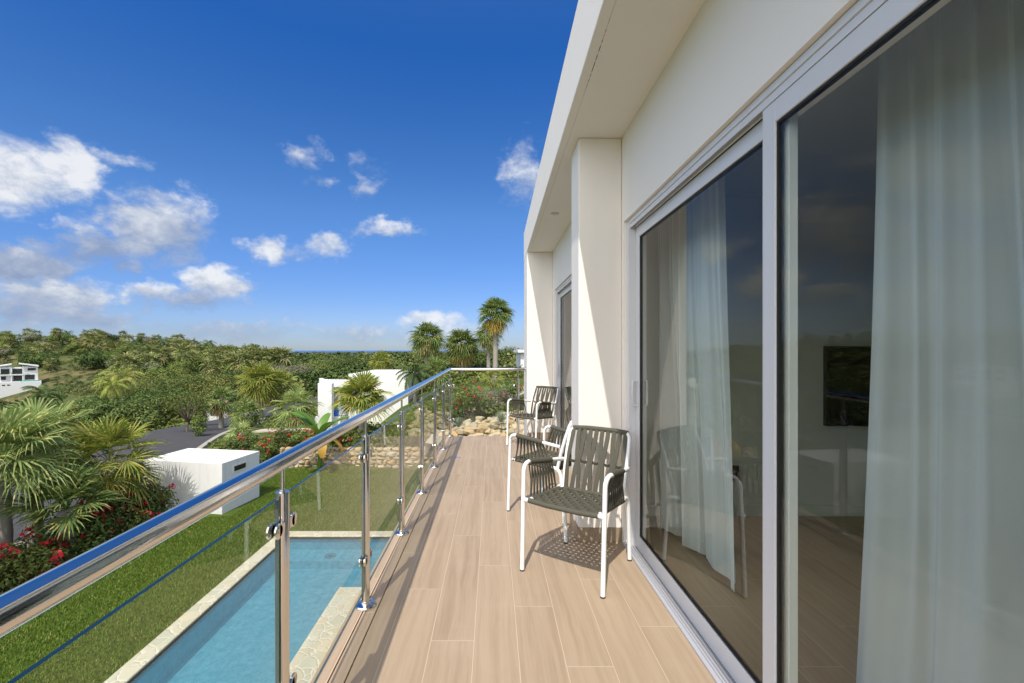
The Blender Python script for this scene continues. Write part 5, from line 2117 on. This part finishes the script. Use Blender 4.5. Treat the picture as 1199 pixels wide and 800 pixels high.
def undergrowth():
    """low ground cover between the garden plants and along the road"""
    rng = np.random.default_rng(123)
    n = 5200
    px = rng.uniform(-120, 640, n)
    Y = rng.uniform(17.9, 60, n)
    x = (px - VX) / F * Y
    z = ground(x, Y)
    rd = np.array([(q[0], q[1]) for q in smooth_path(ROAD)])
    dist = np.min(np.hypot(x[:, None] - rd[None, :, 0], Y[:, None] - rd[None, :, 1]), 1)
    n0 = np.sin(x * .9 + 1) * np.sin(Y * .7) + np.sin(x * .37 + 2) * np.cos(Y * .31)
    ok = (dist > 3.3) & (n0 > -.2)
    ok &= ~((px > 296) & (px < 484) & (Y > 22) & (Y < 33.5) & (rng.random(n) < .97))
    ok &= ~((px > 525) & (px < 655) & (Y > 18.5) & (Y < 31) & (rng.random(n) < .95))
    ok &= ~((px > 226) & (px < 300) & (Y > 22.5) & (Y < 34) & (rng.random(n) < .95))
    ok &= ~((px > 240) & (px < 275) & (Y > 30) & (Y < 49))
    x, Y, z = x[ok], Y[ok], z[ok]
    n = len(x)
    nl = 60
    sc = rng.uniform(.25, .75, n) * (1 + (Y > 35) * .8)
    cen = np.repeat(np.stack([x, Y, z], -1), nl, 0)
    d = unit(rng.normal(size=(n * nl, 3))); d[:, 2] = np.abs(d[:, 2])
    pts = cen + d * np.repeat(sc, nl)[:, None] * rng.uniform(.5, 1, (n * nl, 1)) * np.array([1, 1, .8])
    nr = unit(d + rng.normal(size=d.shape) * .5 + np.array([0, 0, .4]))
    L = np.repeat(sc, nl) * .30
    V, Q = leaf_quads(pts, nr, L, L * .5, rng)
    o = np_mesh('ground_cover', V, Q, LEAF_MD)
    o['kind'] = 'stuff'
    # strip of soil plants left of the lawn
    n = 500
    x = rng.uniform(-11.3, -8.7, n); Y = rng.uniform(5, 12.2, n)
    z = ground(x, Y)
    cen = np.repeat(np.stack([x, Y, z], -1), 24, 0)
    d = unit(rng.normal(size=(n * 24, 3))); d[:, 2] = np.abs(d[:, 2])
    pts = cen + d * rng.uniform(.05, .3, (n * 24, 1))
    V, Q = leaf_quads(pts, unit(d + np.array([0, 0, .5])), .09, .05, rng)
    o = np_mesh('hedge_undergrowth', V, Q, LEAF_DK)
    o['kind'] = 'stuff'


undergrowth()


def grass():
    """blades of the lawn"""
    rng = np.random.default_rng(321)
    n = 300000
    # denser towards the viewer
    Y = -4 + 21.2 * rng.random(n)
    x = rng.uniform(LX0 + .1, 0.5, n)
    ok = ~((x > PX0 - .31) & (Y < PY1 + .31))
    ok &= ~((x < -7.1) & (Y > 12.3) & (Y < 14.6))
    x, Y = x[ok], Y[ok]
    n = len(x)
    h = rng.uniform(.025, .055, n)
    a = rng.uniform(0, 6.283, n)
    lean = rng.uniform(0, .8, n)[:, None] * h[:, None]
    d = np.stack([np.cos(a), np.sin(a), np.zeros(n)], -1)
    sd = np.stack([-np.sin(a), np.cos(a), np.zeros(n)], -1) * rng.uniform(.004, .008, n)[:, None]
    b = np.stack([x, Y, np.full(n, GZ)], -1)
    m_ = b + d * lean * .35 + np.array([0, 0, 1.0]) * h[:, None] * .6
    t = b + d * lean + np.array([0, 0, 1.0]) * h[:, None]
    V = np.stack([b - sd, b + sd, m_ + sd * .8, t, m_ - sd * .8], 1).reshape(-1, 3)
    Q = np.arange(5 * n).reshape(n, 5)
    o = np_mesh('grass_blades', V, Q, GRASSM)
    o['kind'] = 'stuff'


GRASSM = foliage('grass_blade', [(0, (0.090, 0.155, 0.018)), (0.6, (0.155, 0.235, 0.034)), (0.93, (0.22, 0.27, 0.06)), (1, (0.38, 0.32, 0.14))], 0.3, 0.6, 0.12, 0.0)
grass()
